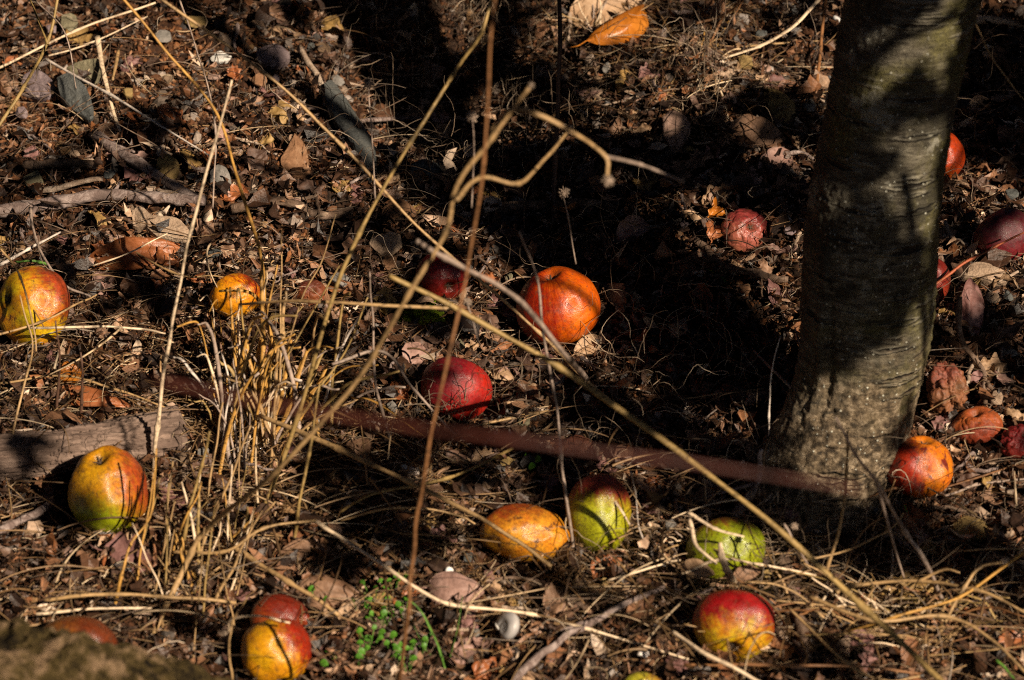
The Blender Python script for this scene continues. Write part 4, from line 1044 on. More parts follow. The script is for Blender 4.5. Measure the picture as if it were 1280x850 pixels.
stick('stick', [(350, 790, .012), (400, 820, .012), (430, 850, .012)], 7, WB, 'brown stick at the bottom beside the golden apple', 'stick')
stick('stick', [(375, 60), (400, 105), (408, 130)], 8, WP, 'bleached stick beside the long slate', 'stick', .016)
stick('stick', [(290, 262), (350, 252), (400, 268), (440, 262)], 12, WB, 'brown rotting stick right of the whitish stone', 'stick', .008)
stick('stick', [(975, 700), (1000, 780), (1010, 840)], 16, WB, 'short dark stub standing right of the glossy red apple', 'stick', .012, rough=.3)
stick('stick', [(655, 725), (700, 740), (735, 760)], 11, WB, 'brown stick fragment under the elongated apple', 'stick', .014)
stick('stick', [(455, 860), (500, 800, .015), (530, 770, .015)], 5, WB, 'slim stick at the bottom among the seedlings', 'stick')

# ------------------------------------------------------------------ stalks (px, py, height above the ground)
def stalk(pts, w, mk, label, taper=.6, heads=(), name='grass_stalk', cat='grass stalk', flat=.9, forks=(), sides=8, group=None, nodes=True):
    P = smooth_path([tuple(PT(*p)) for p in pts], 9); n = len(P)
    rad = np.array([pxsize(Vector(p)) for p in P]) * w * (.40 if w < 12 else .5) * np.linspace(1, taper, n) * (1 + .16 * vnoise(np.arange(n) * .4 + w, 0 * P[:, 0], 0, len(LABELS)))
    if nodes:
        for k in range(1, len(pts) - 1):
            if random.random() < .6: rad[k * 9] *= 1.5
    seed = len(LABELS); o0 = P[0].copy()
    jit = np.stack([vnoise(np.arange(n) * .22 + seed * 3.3, 0 * P[:, 0] + j, 0, seed + j) for j in range(3)], -1) * .0008
    P = P + jit
    V, q, t = tube(P - o0, rad, sides, flat, .1, seed)
    o = link(name, mesh_np(name, V, q, t), S[mk], None, label, cat, group); o.location = o0
    for fp, fw in forks:
        Pf = smooth_path([tuple(PT(*p)) for p in fp], 8)
        rf = np.array([pxsize(Vector(p)) for p in Pf]) * fw * .5 * np.linspace(1, .5, len(Pf))
        V, q, t = tube(Pf - o0, rf, 6, .9, .1, seed + 2)
        link('side_shoot', mesh_np('side_shoot', V, q, t), S[mk], o)
    for (hx, hy, hl, hr) in heads:
        c = PT(hx, hy, hl); r = hr * pxsize(c); prt = [(ICOV * r * .62, None, ICOF)]
        for i in range(60):
            d = Vector((random.gauss(0, 1), random.gauss(0, 1), random.gauss(0, 1))).normalized()
            prt.append(tube(np.array([d * r * .3, d * r * random.uniform(.7, 1.0)]), [r * .12, r * .07], 4))
        V, q, t = merge(prt)
        h = link('seed_head', mesh_np('seed_head', V + np.array(c) - o0, q, t), S['fluff'], o)
    return o
stalk([(318, 530, 0), (326, 440, .06), (330, 345, .12), (300, 235, .2), (270, 140, .27), (205, 60, .33), (130, -30, .38)], 7, 'gold', 'golden stalk bending from the clump up to the top left corner')
stalk([(783, 519, .03), (732, 474, .05), (674, 416, .09), (609, 358, .12), (524, 285, .17), (430, 185, .24), (330, 92, .30), (190, -10, .36)], 5.5, 'tan', 'long thin tan stalk running diagonally from the top left to the centre', .9)
stalk([(1200, 875, .09), (1080, 760, .12), (970, 660, .16), (840, 560, .20), (700, 460, .25), (570, 385, .29), (487, 345, .32)], 10, 'olive', 'thick olive-tan stalk crossing diagonally to the lower right corner', .8)
stalk([(732, 474, 0.05), (712, 450, 0.25), (670, 398, 0.325), (620, 355, 0.375), (555, 322, 0.425), (520, 300, 0.45)], 10, 'grey', 'blurred whitish stalk ending in a knob above the orange apple', .8)
stalk([(190, 800, 0.0), (239, 690, 0.06), (266, 655, 0.1), (345, 590, 0.225), (425, 502, 0.3), (466, 444, 0.35), (510, 369, 0.413), (558, 290, 0.463), (572, 232, 0.5), (616, 170, 0.537), (664, 106, 0.575)], 9, 'tan',
      'long blurred tan stalk rising to a pale seed knob at top centre', .7, heads=[(664, 107, 0.575, 5)])
stalk([(616, 165, 0.537), (637, 138, 0.55), (671, 142, 0.55), (715, 164, 0.537), (756, 195, 0.512), (760, 225, 0.5)], 8.5, 'tan', 'arched tan stalk drooping to a seed head right of centre', .7, heads=[(760, 226, 0.5, 9)])
stalk([(572, 250, 0.5), (600, 222, 0.488), (648, 230, 0.475), (680, 200, 0.463), (708, 167, 0.45)], 7, 'tan', 'short kinked tan stalk behind the tall brown stalk', .7)
stalk([(756, 195, 0.512), (800, 205, 0.475), (852, 226, 0.45)], 6, 'grey', 'grey stalk tip reaching right from the arched stalk', .7, heads=[(852, 226, 0.45, 5)])
stalk([(492, 880, 0.1), (498, 850, 0.12), (510, 765, 0.213), (515, 703, 0.25), (524, 628, 0.3), (536, 560, 0.35), (560, 450, 0.413), (585, 330, 0.475), (605, 200, 0.55), (612, 70, 0.625), (622, -40, 0.688)], 6.5, 'brown',
      'tall orange-brown blurred stalk rising the full picture height', .75)
stalk([(690, 292, 0), (693, 240, .03), (697, 140, .09), (700, 55, .15), (698, -30, .2)], 8, 'dark', 'dark upright stalk above the orange apple', .8)
stalk([(322, 655, 0), (372, 520, .10), (410, 390, .2), (449, 290, .26), (514, 177, .33), (565, 95, .38), (602, 41, .42), (620, -20, .45)], 8, 'olive', 'brown-gold blurred stalk leaning right across the dark hollow', .7)
stalk([(190, 600, .0), (196, 533, .05), (208, 444, .12), (222, 372, .18), (240, 285, .25), (265, 190, .32), (290, 100, .38)], 8, 'cream', 'pale stalk standing right of the pink-cheeked apple', .45)
stalk([(395, 650, .05), (425, 672, .05), (510, 727, .045), (562, 755, .04), (664, 768, .03), (732, 785, .025), (860, 823, .015)], 7, 'cream', 'bright cream stalk lying from the clump to the lower middle', .6)
stalk([(325, 520, .05), (425, 562, .07), (510, 601, .07), (578, 635, .07), (636, 669, .065), (690, 707, .05)], 9, 'tan', 'thick tan stalk ending over the elongated apple', .7)
stalk([(718, 712, 0), (713, 660, .04), (701, 570, .10), (695, 502, .14), (679, 416, .20), (671, 348, .25), (650, 290, .3)], 6.5, 'grey', 'slim grey stalk in front of the bright orange apple', .6)
stalk([(568, 387, .20), (425, 378, .2), (338, 377, .18), (300, 380, .15)], 6.5, 'tan', 'horizontal tan straw from the clump to the dark red apple', .7)
stalk([(752, 600, .05), (768, 625, .055), (788, 655, .05)], 8, 'cream', 'bright cream blade across the green-yellow apple', .3, flat=.3)
stalk([(812, 692, .0), (797, 655, .04), (795, 615, .07), (788, 586, .09)], 8, 'white', 'bleached blade standing right of the green-yellow apple', .3, flat=.3)
stalk([(860, 640, .07), (895, 662, .075), (930, 672, .07)], 8, 'cream', 'cream straw crossing the green apple', .6, flat=.4)
stalk([(862, 650, .07), (870, 680, .075), (895, 705, .07)], 8, 'cream', 'thin bent straw over the left of the green apple', .6)
stalk([(916, 728, .03), (904, 704, .065), (899, 678, .08)], 15, 'cream', 'wide cream blade stub in front of the green apple', .5, flat=.3)
stalk([(930, 640, .05), (945, 680, .06), (958, 705, .05)], 3, 'dark', 'fine dark stem over the green apple', .6)
stalk([(1024, 751, .0), (1034, 710, .04), (1053, 645, .09), (1058, 590, .13), (1060, 540, .17)], 8, 'tan', 'upright tan stalk in front of the trunk foot', .5)
stalk([(1185, 765, .0), (1157, 703, .07), (1133, 666, .10), (1096, 604, .16), (1068, 567, .2), (1045, 520, .24)], 9, 'grey', 'grey stalk leaning across the trunk foot', .5, forks=[([(1096, 604, .16), (1120, 690, .08), (1130, 722, .05)], 5)])
stalk([(1045, 741, .03), (1068, 732, .035), (1147, 727, .05), (1219, 737, .06), (1300, 775, .06)], 7, 'tan', 'long curved tan stalk at the lower right', .7, forks=[([(1147, 727, .05), (1180, 712, .06), (1200, 716, .06)], 5)])
stalk([(1174, 789, .03), (1205, 734, .06), (1225, 710, .07), (1256, 703, .07)], 6, 'tan', 'tan stalk with a pale seed tip at the right edge', .7, heads=[(1256, 703, .07, 8)])
stalk([(1280, 690, .07), (1200, 745, .06), (1120, 770, .05), (1060, 790, .03)], 5, 'gold', 'golden straw crossing the curved tan stalk', .7)
stalk([(1010, 745, .04), (1090, 775, .05), (1180, 770, .05), (1240, 800, .05), (1290, 850, .05)], 7, 'tan', 'wavy tan straw below the long curved stalk', .7)
stalk([(985, 760, .04), (1060, 830, .04), (1110, 850, .03), (1150, 845, .03)], 5, 'tan', 'brownish straw right of the glossy red apple', .7)
stalk([(840, 790, .06), (880, 815, .07), (950, 852, .07), (975, 870, .07)], 7, 'cream', 'pale straw in front of the glossy red apple', .8)
stalk([(855, 830, .05), (950, 832, .055), (1060, 832, .05), (1150, 842, .03)], 5, 'brown', 'brown straw lying level under the glossy red apple', .8)
stalk([(-10, 88, .03), (96, 38, .05), (195, 3, .06)], 5, 'cream', 'pale straw rising to the top edge at upper left', .7)
stalk([(55, 73, .03), (137, 119, .03), (266, 196, .02)], 5, 'white', 'thin whitish straw over the pointed slate', .6)
stalk([(60, 70, .03), (110, 55, .03), (185, 20, .03)], 3.5, 'cream', 'second finer pale straw beneath the rising one', .6)
stalk([(-10, 170, .05), (30, 108, .08), (60, 50, .12), (75, -20, .16)], 6, 'olive', 'olive stalk at the far upper left', .7, forks=[([(60, 55, .12), (38, 0, .14)], 4)])
stalk([(122, 45, .03), (133, 105, .025), (150, 165, .012)], 9, 'cream', 'upright cream blade beside the pointed slate', .5, flat=.35)
stalk([(148, 62, .02), (140, 100, .02)], 6, 'tan', 'short tan straw right of the cream blade', .6)
stalk([(1024, 0, .05), (990, 35, .045), (950, 58, .03), (905, 73, .015)], 7, 'cream', 'curved cream blade left of the trunk top', .7, flat=.4)
stalk([(880, 66, .012), (960, 55, .02), (1048, 50, .02)], 4, 'tan', 'thin straw passing under the curved cream blade', .8)
stalk([(870, 30, .03), (905, 18, .03), (925, 0, .05), (930, -30, .06)], 5, 'brown', 'brown forked stalk at the top left of the trunk', .7, forks=[([(905, 18, .03), (880, 70, .01)], 4)])
stalk([(1020, 118, .012), (1026, 60, .03), (1032, 0, .05)], 6, 'brown', 'brown stalk close along the trunk top', .7)
stalk([(1218, 30, .05), (1245, 80, .04), (1285, 130, .02)], 4, 'tan', 'thin straw arching right of the trunk top', .7)
stalk([(1166, 359, .03), (1205, 330, .05), (1245, 308, .06), (1290, 286, .07)], 5, 'redtwig', 'thin red twig in front of the purple apple', .6, name='twig', cat='twig')
stalk([(38, 411, .06), (110, 408, .06), (170, 411, .055), (207, 417, .04)], 4.5, 'cream', 'pale straw lying across the large yellow apple', .8)
stalk([(-10, 420, .07), (50, 402, .07), (105, 376, .06), (120, 368, .05)], 4, 'tan', 'tan straw slanting over the large yellow apple', .7)
stalk([(0, 310, .10), (25, 345, .09), (40, 400, .08), (45, 440, .06)], 4, 'tan', 'fine upright straw before the large yellow apple', .6)
stalk([(45, 0, .15), (80, 40, .14), (95, 110, .1)], 3, 'grey', 'fine grey straw hanging in the upper left', .6)
stalk([(38, 260, .04), (45, 300, .05), (75, 350, .04), (115, 372, .02)], 5, 'grey', 'grey straw behind the large yellow apple', .7)
stalk([(0, 330, .03), (35, 312, .04), (75, 290, .03)], 6, 'white', 'white straw at the left edge above the yellow apple', .6)
stalk([(115, 332, .02), (165, 315, .035), (210, 292, .035)], 3.5, 'cream', 'cream straw lying over the rust-red leaf', .6)
stalk([(120, 285, .01), (215, 340, .02), (270, 345, .02), (315, 360, .01)], 3.5, 'tan', 'thin straw running toward the small orange apple', .7)
stalk([(0, 478, .02), (80, 470, .03), (150, 488, .03), (230, 520, .02)], 4, 'tan', 'tan straw resting over the top of the log', .8)
stalk([(10, 565, .03), (30, 480, .06), (40, 430, .09), (25, 370, .12)], 4, 'tan', 'slim stem casting its shadow on the log', .6)
stalk([(70, 520, .0), (75, 460, .05), (70, 400, .1)], 5, 'dark', 'dark stem standing behind the log', .6)
stalk([(100, 530, .0), (103, 470, .05), (100, 440, .07)], 6, 'dark', 'stubby dark stem behind the log', .6)
stalk([(55, 749, .03), (123, 743, .035), (200, 745, .04), (295, 753, .03)], 7, 'tan', 'level tan straw above the mossy rock', .8)
stalk([(45, 768, .03), (110, 762, .03), (190, 760, .03)], 5, 'cream', 'second level straw just above the mossy rock', .8)
stalk([(285, 790, .05), (288, 775, .07), (320, 770, .08), (362, 778, .07)], 5, 'cream', 'looped straw over the golden apple', .7)
stalk([(290, 850, .03), (287, 810, .06), (290, 780, .08), (310, 745, .07)], 5, 'tan', 'bent straw left of the golden apple', .6)
stalk([(225, 697, .0), (238, 635, .05), (252, 580, .09), (262, 540, .12)], 7, 'olive', 'upright olive stalk right of the pink-cheeked apple', .6)
stalk([(143, 760, .0), (152, 720, .03), (164, 680, .05), (190, 640, .07), (196, 560, .12)], 6, 'gold', 'golden stalk below the pink-cheeked apple', .5)
stalk([(365, 697, .0), (373, 640, .05), (386, 567, .10), (400, 480, .16)], 7, 'olive', 'upright stalk right of the clump foot', .5)
stalk([(290, 684, .03), (362, 727, .045), (423, 768, .03)], 9, 'tan', 'thick tan straw pointing at the seedlings', .7)
stalk([(215, 690, .02), (280, 690, .04), (330, 660, .06), (395, 650, .05)], 6, 'tan', 'tan straw joining the bright cream stalk', .8)
stalk([(640, 560, .02), (560, 598, .03), (470, 616, .04), (425, 640, .03)], 6, 'olive', 'olive straw curving below the crimson apple', .7)
stalk([(425, 650, .03), (490, 635, .035), (565, 642, .03), (600, 658, .02)], 4.5, 'tan', 'fine straw left of the elongated apple', .7)
stalk([(686, 515, .015), (640, 522, .015), (580, 535, .02)], 6, 'tan', 'broken tan straw right of the crimson apple', .8)
stalk([(440, 496, .05), (470, 503, .05), (530, 545, .04)], 5, 'gold', 'golden blade pointing at the crimson apple', .4, flat=.5)
stalk([(415, 455, .10), (480, 440, .09), (520, 490, .07), (570, 545, .03)], 6, 'grey', 'blurred grey stem arching before the crimson apple', .6)
stalk([(488, 555, .0), (470, 480, .08), (466, 400, .14), (462, 340, .2)], 6, 'grey', 'blurred upright grey stem left of the crimson apple', .5)
stalk([(1010, 505, .06), (975, 470, .05), (940, 436, .02)], 5, 'grey', 'grey twig leaning on the dark side of the trunk', .7, name='twig', cat='twig')
stalk([(1020, 495, .09), (1012, 455, .09), (1000, 430, .08), (993, 410, .08)], 5, 'grey', 'curved grey twig against the trunk crack', .6, name='twig', cat='twig')
stalk([(958, 570, .0), (962, 520, .04), (963, 470, .07), (975, 420, .10)], 4, 'white', 'thin bleached stem left of the trunk', .5)
stalk([(850, 498, .01), (900, 493, .015), (955, 487, .015)], 4, 'tan', 'thin level straw in the black shade', .8)
stalk([(848, 560, .01), (875, 530, .015), (895, 512, .015)], 4.5, 'grey', 'short grey straw in the black shade', .6)
stalk([(870, 490, .01), (885, 455, .02), (900, 425, .02)], 3.5, 'brown', 'thin brown straw in the black shade', .6)
stalk([(885, 425, .0), (886, 395, .02), (884, 372, .03)], 6, 'dark', 'short upright dark stem in the black shade', .8)
stalk([(898, 425, .0), (897, 395, .02), (900, 365, .03)], 5, 'dark', 'second upright dark stem in the black shade', .8)
stalk([(1040, 640, .02), (1120, 610, .03), (1160, 615, .02), (1290, 575, .02)], 4, 'brown', 'thin brown stem right of the speckled apple', .8)
stalk([(1180, 620, .012), (1220, 606, .015), (1285, 598, .015)], 5, 'grey', 'frayed grey straw right of the speckled apple', .8)
stalk([(1190, 688, .03), (1240, 687, .03), (1290, 686, .03)], 3.5, 'tan', 'straight level straw at the right edge', .8)
stalk([(1000, 700, .05), (1050, 690, .06), (1110, 665, .06), (1130, 640, .06)], 4, 'tan', 'straw rising through the trunk shade', .7)
leaf(872, 712, 46, 20, -10, 'tan', 'tan leaf tucked against the left side of the green apple', .6, .4, .03, roll=30)
leaf(935, 716, 40, 16, 12, 'brown', 'brown leaf at the lower right of the green apple', .6, .4, .02, roll=30)
stalk([(850, 718, .03), (900, 700, .04), (950, 705, .04), (1020, 720, .03)], 5, 'cream', 'pale straw in front of the green apple', .8)
stalk([(760, 725, .03), (815, 708, .035), (850, 700, .03)], 4, 'cream', 'short pale straw left of the green apple', .7)
stalk([(225, 0, .20), (245, 60, .2), (270, 160, .16), (265, 260, .1)], 3.5, 'grey', 'blurred grey thread-like stem in front of the bank', .7)
stalk([(980, 655, .10), (995, 680, .09), (1010, 705, .07)], 4, 'grey', 'seed-tipped stem on the thick diagonal stalk', .6, heads=[(993, 658, .10, 6)])
stalk([(590, 260, .30), (592, 200, .34), (590, 150, .38)], 3.5, 'grey', 'fuzzy-headed thin stem above the hollow', .6, heads=[(590, 146, .38, 9)])
stalk([(470, 250, .2), (465, 160, .25), (460, 105, .28)], 3, 'grey', 'fuzzy-headed thin stem before the long slate', .6, heads=[(460, 104, .28, 9)])
stalk([(720, 330, .15), (710, 270, .2), (703, 242, .22)], 3, 'grey', 'fuzzy-headed thin stem over the central hollow', .6, heads=[(705, 241, .22, 9)])
stalk([(600, 430, .2), (586, 385, .22), (585, 375, .22)], 3, 'grey', 'fuzzy-headed stem near the dark red apple', .6, heads=[(584, 378, .22, 7)])
stalk([(-260, 380, .98), (0, 447, .98), (200, 478, .98), (430, 520, .98), (640, 548, .97), (850, 578, .96), (1075, 612, .94)], 11, 'red', 'very blurred dark red cane crossing the picture from the left edge', .55, name='cane', cat='cane')
# bunch of stems rising from one root
def clump(px, py, label, shoots, m='tan'):
    e = bpy.data.objects.new('grass_clump', None); C.objects.link(e); o0 = PT(px, py); e.location = o0
    tag(e, label, 'grass clump')
    for pts, w, mk in shoots:
        P = smooth_path([tuple(PT(*p)) for p in pts], 8)
        P = P + np.stack([vnoise(np.arange(len(P)) * .3 + len(pts) * px + w * 31, 0 * P[:, 0] + j, 0, int(w * 7) + j) for j in range(3)], -1) * .0015
        rad = np.array([pxsize(Vector(p)) for p in P]) * w * .5 * np.linspace(1, .45, len(P))
        V, q, t = tube(P - np.array(o0), rad, 7, .6, .1, int(w * 10))
        link('stem', mesh_np('stem', V, q, t), S[mk], e)
rr = random.Random(5)
sh = [([(320, 545, 0), (318, 470, .05), (332, 400, .09), (345, 330, .13)], 8, 'gold'), ([(325, 545, 0), (300, 470, .05), (295, 400, .09)], 7, 'gold'),
      ([(330, 550, 0), (345, 480, .05), (372, 420, .09), (425, 330, .15)], 7, 'olive'), ([(335, 545, 0), (350, 470, .06), (350, 380, .12), (352, 290, .18)], 6, 'tan'),
      ([(320, 560, 0), (345, 500, .04), (350, 440, .07)], 12, 'white'), ([(300, 560, 0), (262, 490, .05), (232, 455, .07), (215, 445, .07)], 8, 'white'),
      ([(310, 560, 0), (280, 500, .05), (270, 440, .08), (265, 400, .10)], 6, 'gold'), ([(340, 560, 0), (390, 500, .06), (430, 440, .1), (460, 370, .15)], 7, 'olive'),
      ([(350, 560, 0), (400, 520, .04), (450, 500, .05)], 6, 'tan'), ([(330, 540, 0), (372, 390, .10), (400, 330, .14), (420, 270, .18)], 5, 'tan')]
for i in range(9):
    bx = 322 + rr.gauss(0, 14); dx = rr.gauss(6, 14); h = rr.uniform(110, 230)
    sh.append(([(bx, 565, 0), (bx + dx, 565 - h * .5, h * .0003), (bx + dx * 1.8, 565 - h, h * .0006)], rr.uniform(8, 11), rr.choice(['gold', 'gold', 'tan', 'olive'])))
for i in range(72):
    bx = 320 + rr.gauss(0, 34); by = 555 + rr.gauss(0, 24); dx = rr.gauss(8, 34); h = rr.uniform(50, 210)
    sh.append(([(bx, by, 0), (bx + dx * .4, by - h * .5, h * .0003), (bx + dx, by - h * .9, h * .0006), (bx + dx * (1.6 + rr.uniform(-.3, .5)), by - h * rr.uniform(.8, 1.1), h * .0007)], rr.uniform(3, 8.5), rr.choice(['tan', 'tan', 'olive', 'gold', 'gold', 'cream', 'grey', 'white'])))
clump(320, 550, 'tall dry golden grass clump rooted left of centre', sh)
sh = []
for i in range(38):
    bx = 255 + rr.gauss(0, 34); by = 735 + rr.gauss(0, 35); dx = rr.gauss(14, 30); h = rr.uniform(40, 180)
    sh.append(([(bx, by, 0), (bx + dx * .5, by - h * .5, h * .0003), (bx + dx, by - h, h * .0006)], rr.uniform(3, 7), rr.choice(['tan', 'olive', 'gold', 'tan', 'cream'])))
clump(255, 745, 'shorter dry grass clump between pink-cheeked and golden apples', sh)
sh = []
for i in range(22):
    bx = 878 + rr.gauss(0, 14); by = 75 + rr.gauss(0, 8); dx = rr.gauss(-5, 30); h = rr.uniform(30, 90)
    sh.append(([(bx, by, 0), (bx + dx * .5, by + (h * .4 if i % 2 else -h * .5), .012), (bx + dx, by + (h if i % 2 else -h), .02 if not i % 2 else .006)], rr.uniform(2, 4), rr.choice(['tan', 'brown', 'gold', 'cream'])))
clump(878, 75, 'small tan grass tuft with hanging roots left of the trunk top', sh)
sh = []
for i in range(18):
    bx = 750 + rr.gauss(0, 30); by = 60 + rr.gauss(0, 15); dx = rr.gauss(0, 30); h = rr.uniform(30, 80)
    sh.append(([(bx, by, 0), (bx + dx * .5, by - h * .5, .015), (bx + dx * 1.3, by - h, .03)], rr.uniform(2, 4), rr.choice(['tan', 'brown', 'grey', 'cream'])))
clump(750, 60, 'sparse grass tuft under the glossy orange leaf', sh)
sh = []
for i in range(26):
    bx = 880 + rr.gauss(0, 40); by = 705 + rr.gauss(0, 10); dx = rr.gauss(20, 60); h = rr.uniform(15, 55)
    sh.append(([(bx, by, 0), (bx + dx * .5, by - h * .6, .02), (bx + dx, by - h * rr.uniform(.3, 1), .03)], rr.uniform(2.5, 5), rr.choice(['tan', 'cream', 'grey', 'cream'])))
clump(880, 705, 'broken straw tuft around the green apple', sh)
sh = []
for i in range(62):
    bx = 1140 + rr.gauss(0, 85); by = 800 + rr.gauss(0, 18); dx = rr.gauss(0, 90); h = rr.uniform(20, 110)
    sh.append(([(bx, by, 0), (bx + dx * .5, by - h * .6, .025), (bx + dx, by - h * rr.uniform(.4, 1), .04)], rr.uniform(2.5, 5.5), rr.choice(['tan', 'tan', 'cream', 'brown', 'olive'])))
clump(1150, 800, 'sprawling dry grass tangle in the lower right', sh)

# ------------------------------------------------------------------ green shoots
stalk([(556, 835, 0), (545, 800, .025), (530, 770, .045), (512, 750, .055)], 13, 'green', 'wide green grass blade leaning left by the seedlings', .35, flat=.25, name='grass_shoot', cat='grass shoot', nodes=False)
stalk([(562, 822, .005), (570, 790, .035), (578, 745, .06)], 11, 'green', 'upright green grass blade by the arched leaf', .25, flat=.3, name='grass_shoot', cat='grass shoot', nodes=False)
stalk([(548, 828, 0), (530, 806, .015), (512, 770, .03)], 5, 'green', 'thin green blade beside the wide leaning one', .35, flat=.3, name='grass_shoot', cat='grass shoot', nodes=False)
stalk([(885, 337, .01), (900, 345, .014), (912, 358, .01)], 3.5, 'green', 'tiny green blade in the trunk shade', .4, name='grass_shoot', cat='grass shoot', nodes=False)
stalk([(1245, 826, .02), (1265, 845, .02), (1280, 862, .02)], 6, 'green', 'green blade at the lower right corner', .5, name='grass_shoot', cat='grass shoot', nodes=False)
stalk([(1142, 655, .0), (1135, 640, .015), (1130, 632, .02)], 3.5, 'green', 'tiny green blade below the speckled apple', .5, name='grass_shoot', cat='grass shoot', nodes=False)
stalk([(60, 330, .02), (40, 325, .03), (20, 327, .03)], 6, 'green', 'green blade above the large yellow apple', .5, name='grass_shoot', cat='grass shoot', nodes=False)
MGRN = leaf_mat('seedling_leaf', (.06, .17, .012), (.13, .30, .03), .5, .1)
def seedling(px, py, n, label, r=7):
    e = bpy.data.objects.new('seedling', None); C.objects.link(e); o0 = PT(px, py); e.location = o0; tag(e, label, 'seedling', 'green seedlings')
    for i in range(n + 1):
        a = rr.uniform(0, 6.28); h = rr.uniform(.012, .026); d = rr.uniform(.003, .012)
        tip = Vector((math.cos(a) * d, math.sin(a) * d, h))
        V, q, t = tube(smooth_path([(0, 0, 0), tuple(tip * .6), tuple(tip)], 4), .0005, 5)
        st = link('stem', mesh_np('stem', V, q, t), S['green'], e)
        rad = r * pxsize(o0) * rr.uniform(.7, 1.1); nn = 12
        up = Vector((rr.gauss(0, .4), rr.gauss(0, .4) - .3, 1)).normalized(); ax = up.orthogonal().normalized(); ay = up.cross(ax)
        Vv = [tip] + [tip + ax * math.cos(k / nn * 6.283) * rad * .5 + ay * math.sin(k / nn * 6.283) * rad * .45 + up * rad * .12 * math.sin(k / nn * 12.566) for k in range(nn)]
        Tt = [(0, k + 1, (k + 1) % nn + 1) for k in range(nn)]
        link('leaflet', mesh_np('leaflet', np.array([v[:] for v in Vv]), None, np.array(Tt)), MGRN, e)
for i, (px, py, n, lb) in enumerate([(470, 760, 7, 'seedling right of the brown folded leaf'), (492, 745, 6, 'seedling touching the tall brown stalk'), (450, 775, 5, 'seedling left of the seedling patch'),
        (478, 790, 8, 'seedling in the middle of the green patch'), (505, 780, 5, 'seedling between the brown stalk and the blades'), (462, 815, 6, 'seedling low in the green patch'), (490, 825, 7, 'seedling at the lower end of the brown stalk'),
        (447, 838, 5, 'seedling in the bottom left of the patch'), (525, 830, 6, 'seedling under the leaning green blade'), (405, 840, 5, 'seedling right of the golden apple'),
        (662, 600, 3, 'lone tiny seedling above the elongated apple'), (398, 770, 4, 'seedling right of the dull red apple'), (510, 845, 5, 'seedling at the bottom edge of the patch')]):
    seedling(px, py, n, 'small bright green clover-like ' + lb, 10)

# ------------------------------------------------------------------ loose stones, leaf pieces and twigs one can pick out
HERO = [(40, 382, 50, 'the large yellow apple'), (295, 370, 32, 'the small orange apple'), (553, 346, 34, 'the dark red shaded apple'), (698, 382, 52, 'the bright orange apple'),
        (569, 487, 45, 'the crimson apple'), (135, 612, 52, 'the pink-cheeked apple'), (345, 805, 44, 'the golden apple'), (656, 667, 50, 'the elongated apple'), (749, 642, 45, 'the green-yellow apple'),
        (908, 683, 45, 'the bright green apple'), (918, 783, 52, 'the glossy red apple'), (1149, 583, 43, 'the speckled apple'), (1256, 295, 38, 'the deep purple apple'),
        (931, 288, 30, 'the shrivelled pink apple'), (1222, 531, 30, 'the brown shrivelled apple'), (93, 112, 40, 'the pointed slate'), (443, 155, 45, 'the long slate slab'), (845, 160, 24, 'the pinkish angular stone'),
        (200, 280, 38, 'the flat beige rock'), (638, 788, 22, 'the grey snail shell'), (945, 166, 36, 'the oval brown leaf'), (790, 30, 44, 'the glossy orange leaf'), (208, 206, 18, 'the ochre stone'),
        (340, 68, 22, 'the flat purplish stone'), (1200, 440, 16, 'the curved stick by the trunk'), (537, 212, 28, 'the dark hollow stone'), (568, 735, 40, 'the arched pink leaf'), (1140, 742, 40, 'the ragged ochre leaf'),
        (320, 550, 20, 'the tall grass clump'), (370, 192, 24, 'the triangular rusty stone')]
DIRS = [((-1, 0), 'left of'), ((1, 0), 'right of'), ((0, -1), 'above'), ((0, 1), 'below')]
occupied = [(a[1], a[2], a[3]) for a in APPLES] + [(h[0], h[1], h[2] * .8) for h in HERO] + [(x, y, 10) for x, y in STONES]
def free(x, y, r):
    if 1000 < x < 1175 and y < 610: return False
    if not (8 < x < 1272 and 8 < y < 842): return False
    return all((x - a)**2 + (y - b)**2 > (r + c)**2 for a, b, c in occupied)
def spot(hx, hy, hr, d, r):
    for _ in range(30):
        dist = hr + r + rr.uniform(4, 45); side = rr.uniform(-.6, .6) * dist
        x = hx + d[0] * dist + (side if d[0] == 0 else 0); y = hy + d[1] * dist * .9 + (side if d[1] == 0 else 0)
        if free(x, y, r): occupied.append((x, y, r * .8)); return x, y
    return None
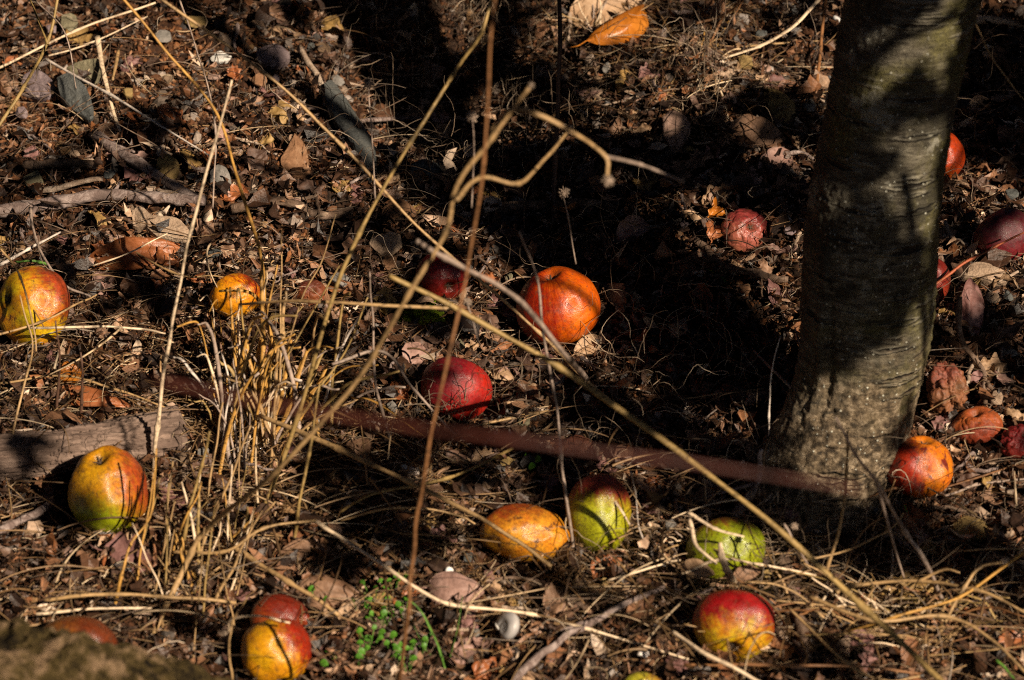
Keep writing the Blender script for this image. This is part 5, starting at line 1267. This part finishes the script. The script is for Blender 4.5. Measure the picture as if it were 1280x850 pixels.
SC = [('slate', 'dark grey'), ('grey', 'grey'), ('yellow', 'ochre'), ('beige', 'beige'), ('purple', 'purplish'), ('rust', 'rusty'), ('pink', 'pinkish'), ('olive', 'olive')]
LC = [('tan', 'tan'), ('brown', 'brown'), ('rust', 'rust-red'), ('pink', 'pinkish'), ('dark', 'dark brown'), ('plum', 'plum-brown'), ('ochre', 'ochre')]
TC = [('WG', 'grey'), ('WB', 'brown'), ('WP', 'pale')]
for hx, hy, hr, hn in HERO:
    for d, dn in DIRS:
        for rep in range(3):
            w_ = rr.uniform(16, 36); p = spot(hx, hy, hr, d, w_ * .4)
            kd, kn = rr.choice(LC); lb = f'{rr.choice(["small curled", "little crumpled", "torn flat"])} {kn} leaf just {dn} {hn}'
            if p and lb not in LABELS:
                leaf(p[0], p[1], w_ * 1.3, w_ * .7, rr.uniform(0, 180), kd, lb, rr.uniform(-.9, 1), rr.uniform(-.4, .7), .007, rr.uniform(-20, 20), rr.uniform(-10, 45), .18, stalk=False, torn=.5, tip=rr.uniform(.6, 1.2), group='loose leaf pieces on the soil')
        w_ = rr.uniform(11, 24); p = spot(hx, hy, hr, d, w_ * .45)
        kd, kn = rr.choice(SC); lb = f'{rr.choice(["small angular", "small rounded", "little chipped"])} {kn} stone just {dn} {hn}'
        if p and lb not in LABELS:
            stone(p[0], p[1], w_, w_ * rr.uniform(.55, .9), rr.uniform(0, 180), kd, lb, rr.uniform(.4, .8), rr.uniform(-10, 10), rr.uniform(-10, 35), group='loose stones in the soil')
        L_ = rr.uniform(18, 55); p = spot(hx, hy, hr, d, 5)
        kd, kn = rr.choice(TC); lb = f'{rr.choice(["short broken", "thin bent", "knobbly"])} {kn} twig just {dn} {hn}'
        if p and lb not in LABELS:
            a = rr.uniform(0, math.pi); dx, dy = math.cos(a) * L_ / 2, math.sin(a) * L_ / 2 * .7
            stick('twig', [(p[0] - dx, p[1] - dy), (p[0] + rr.uniform(-4, 4), p[1] + rr.uniform(-4, 4)), (p[0] + dx, p[1] + dy)], rr.uniform(3, 6.5), {'WG': WG, 'WB': WB, 'WP': WP}[kd], lb, 'twig', .010, 7, .2, .6, group='loose twigs on the soil')
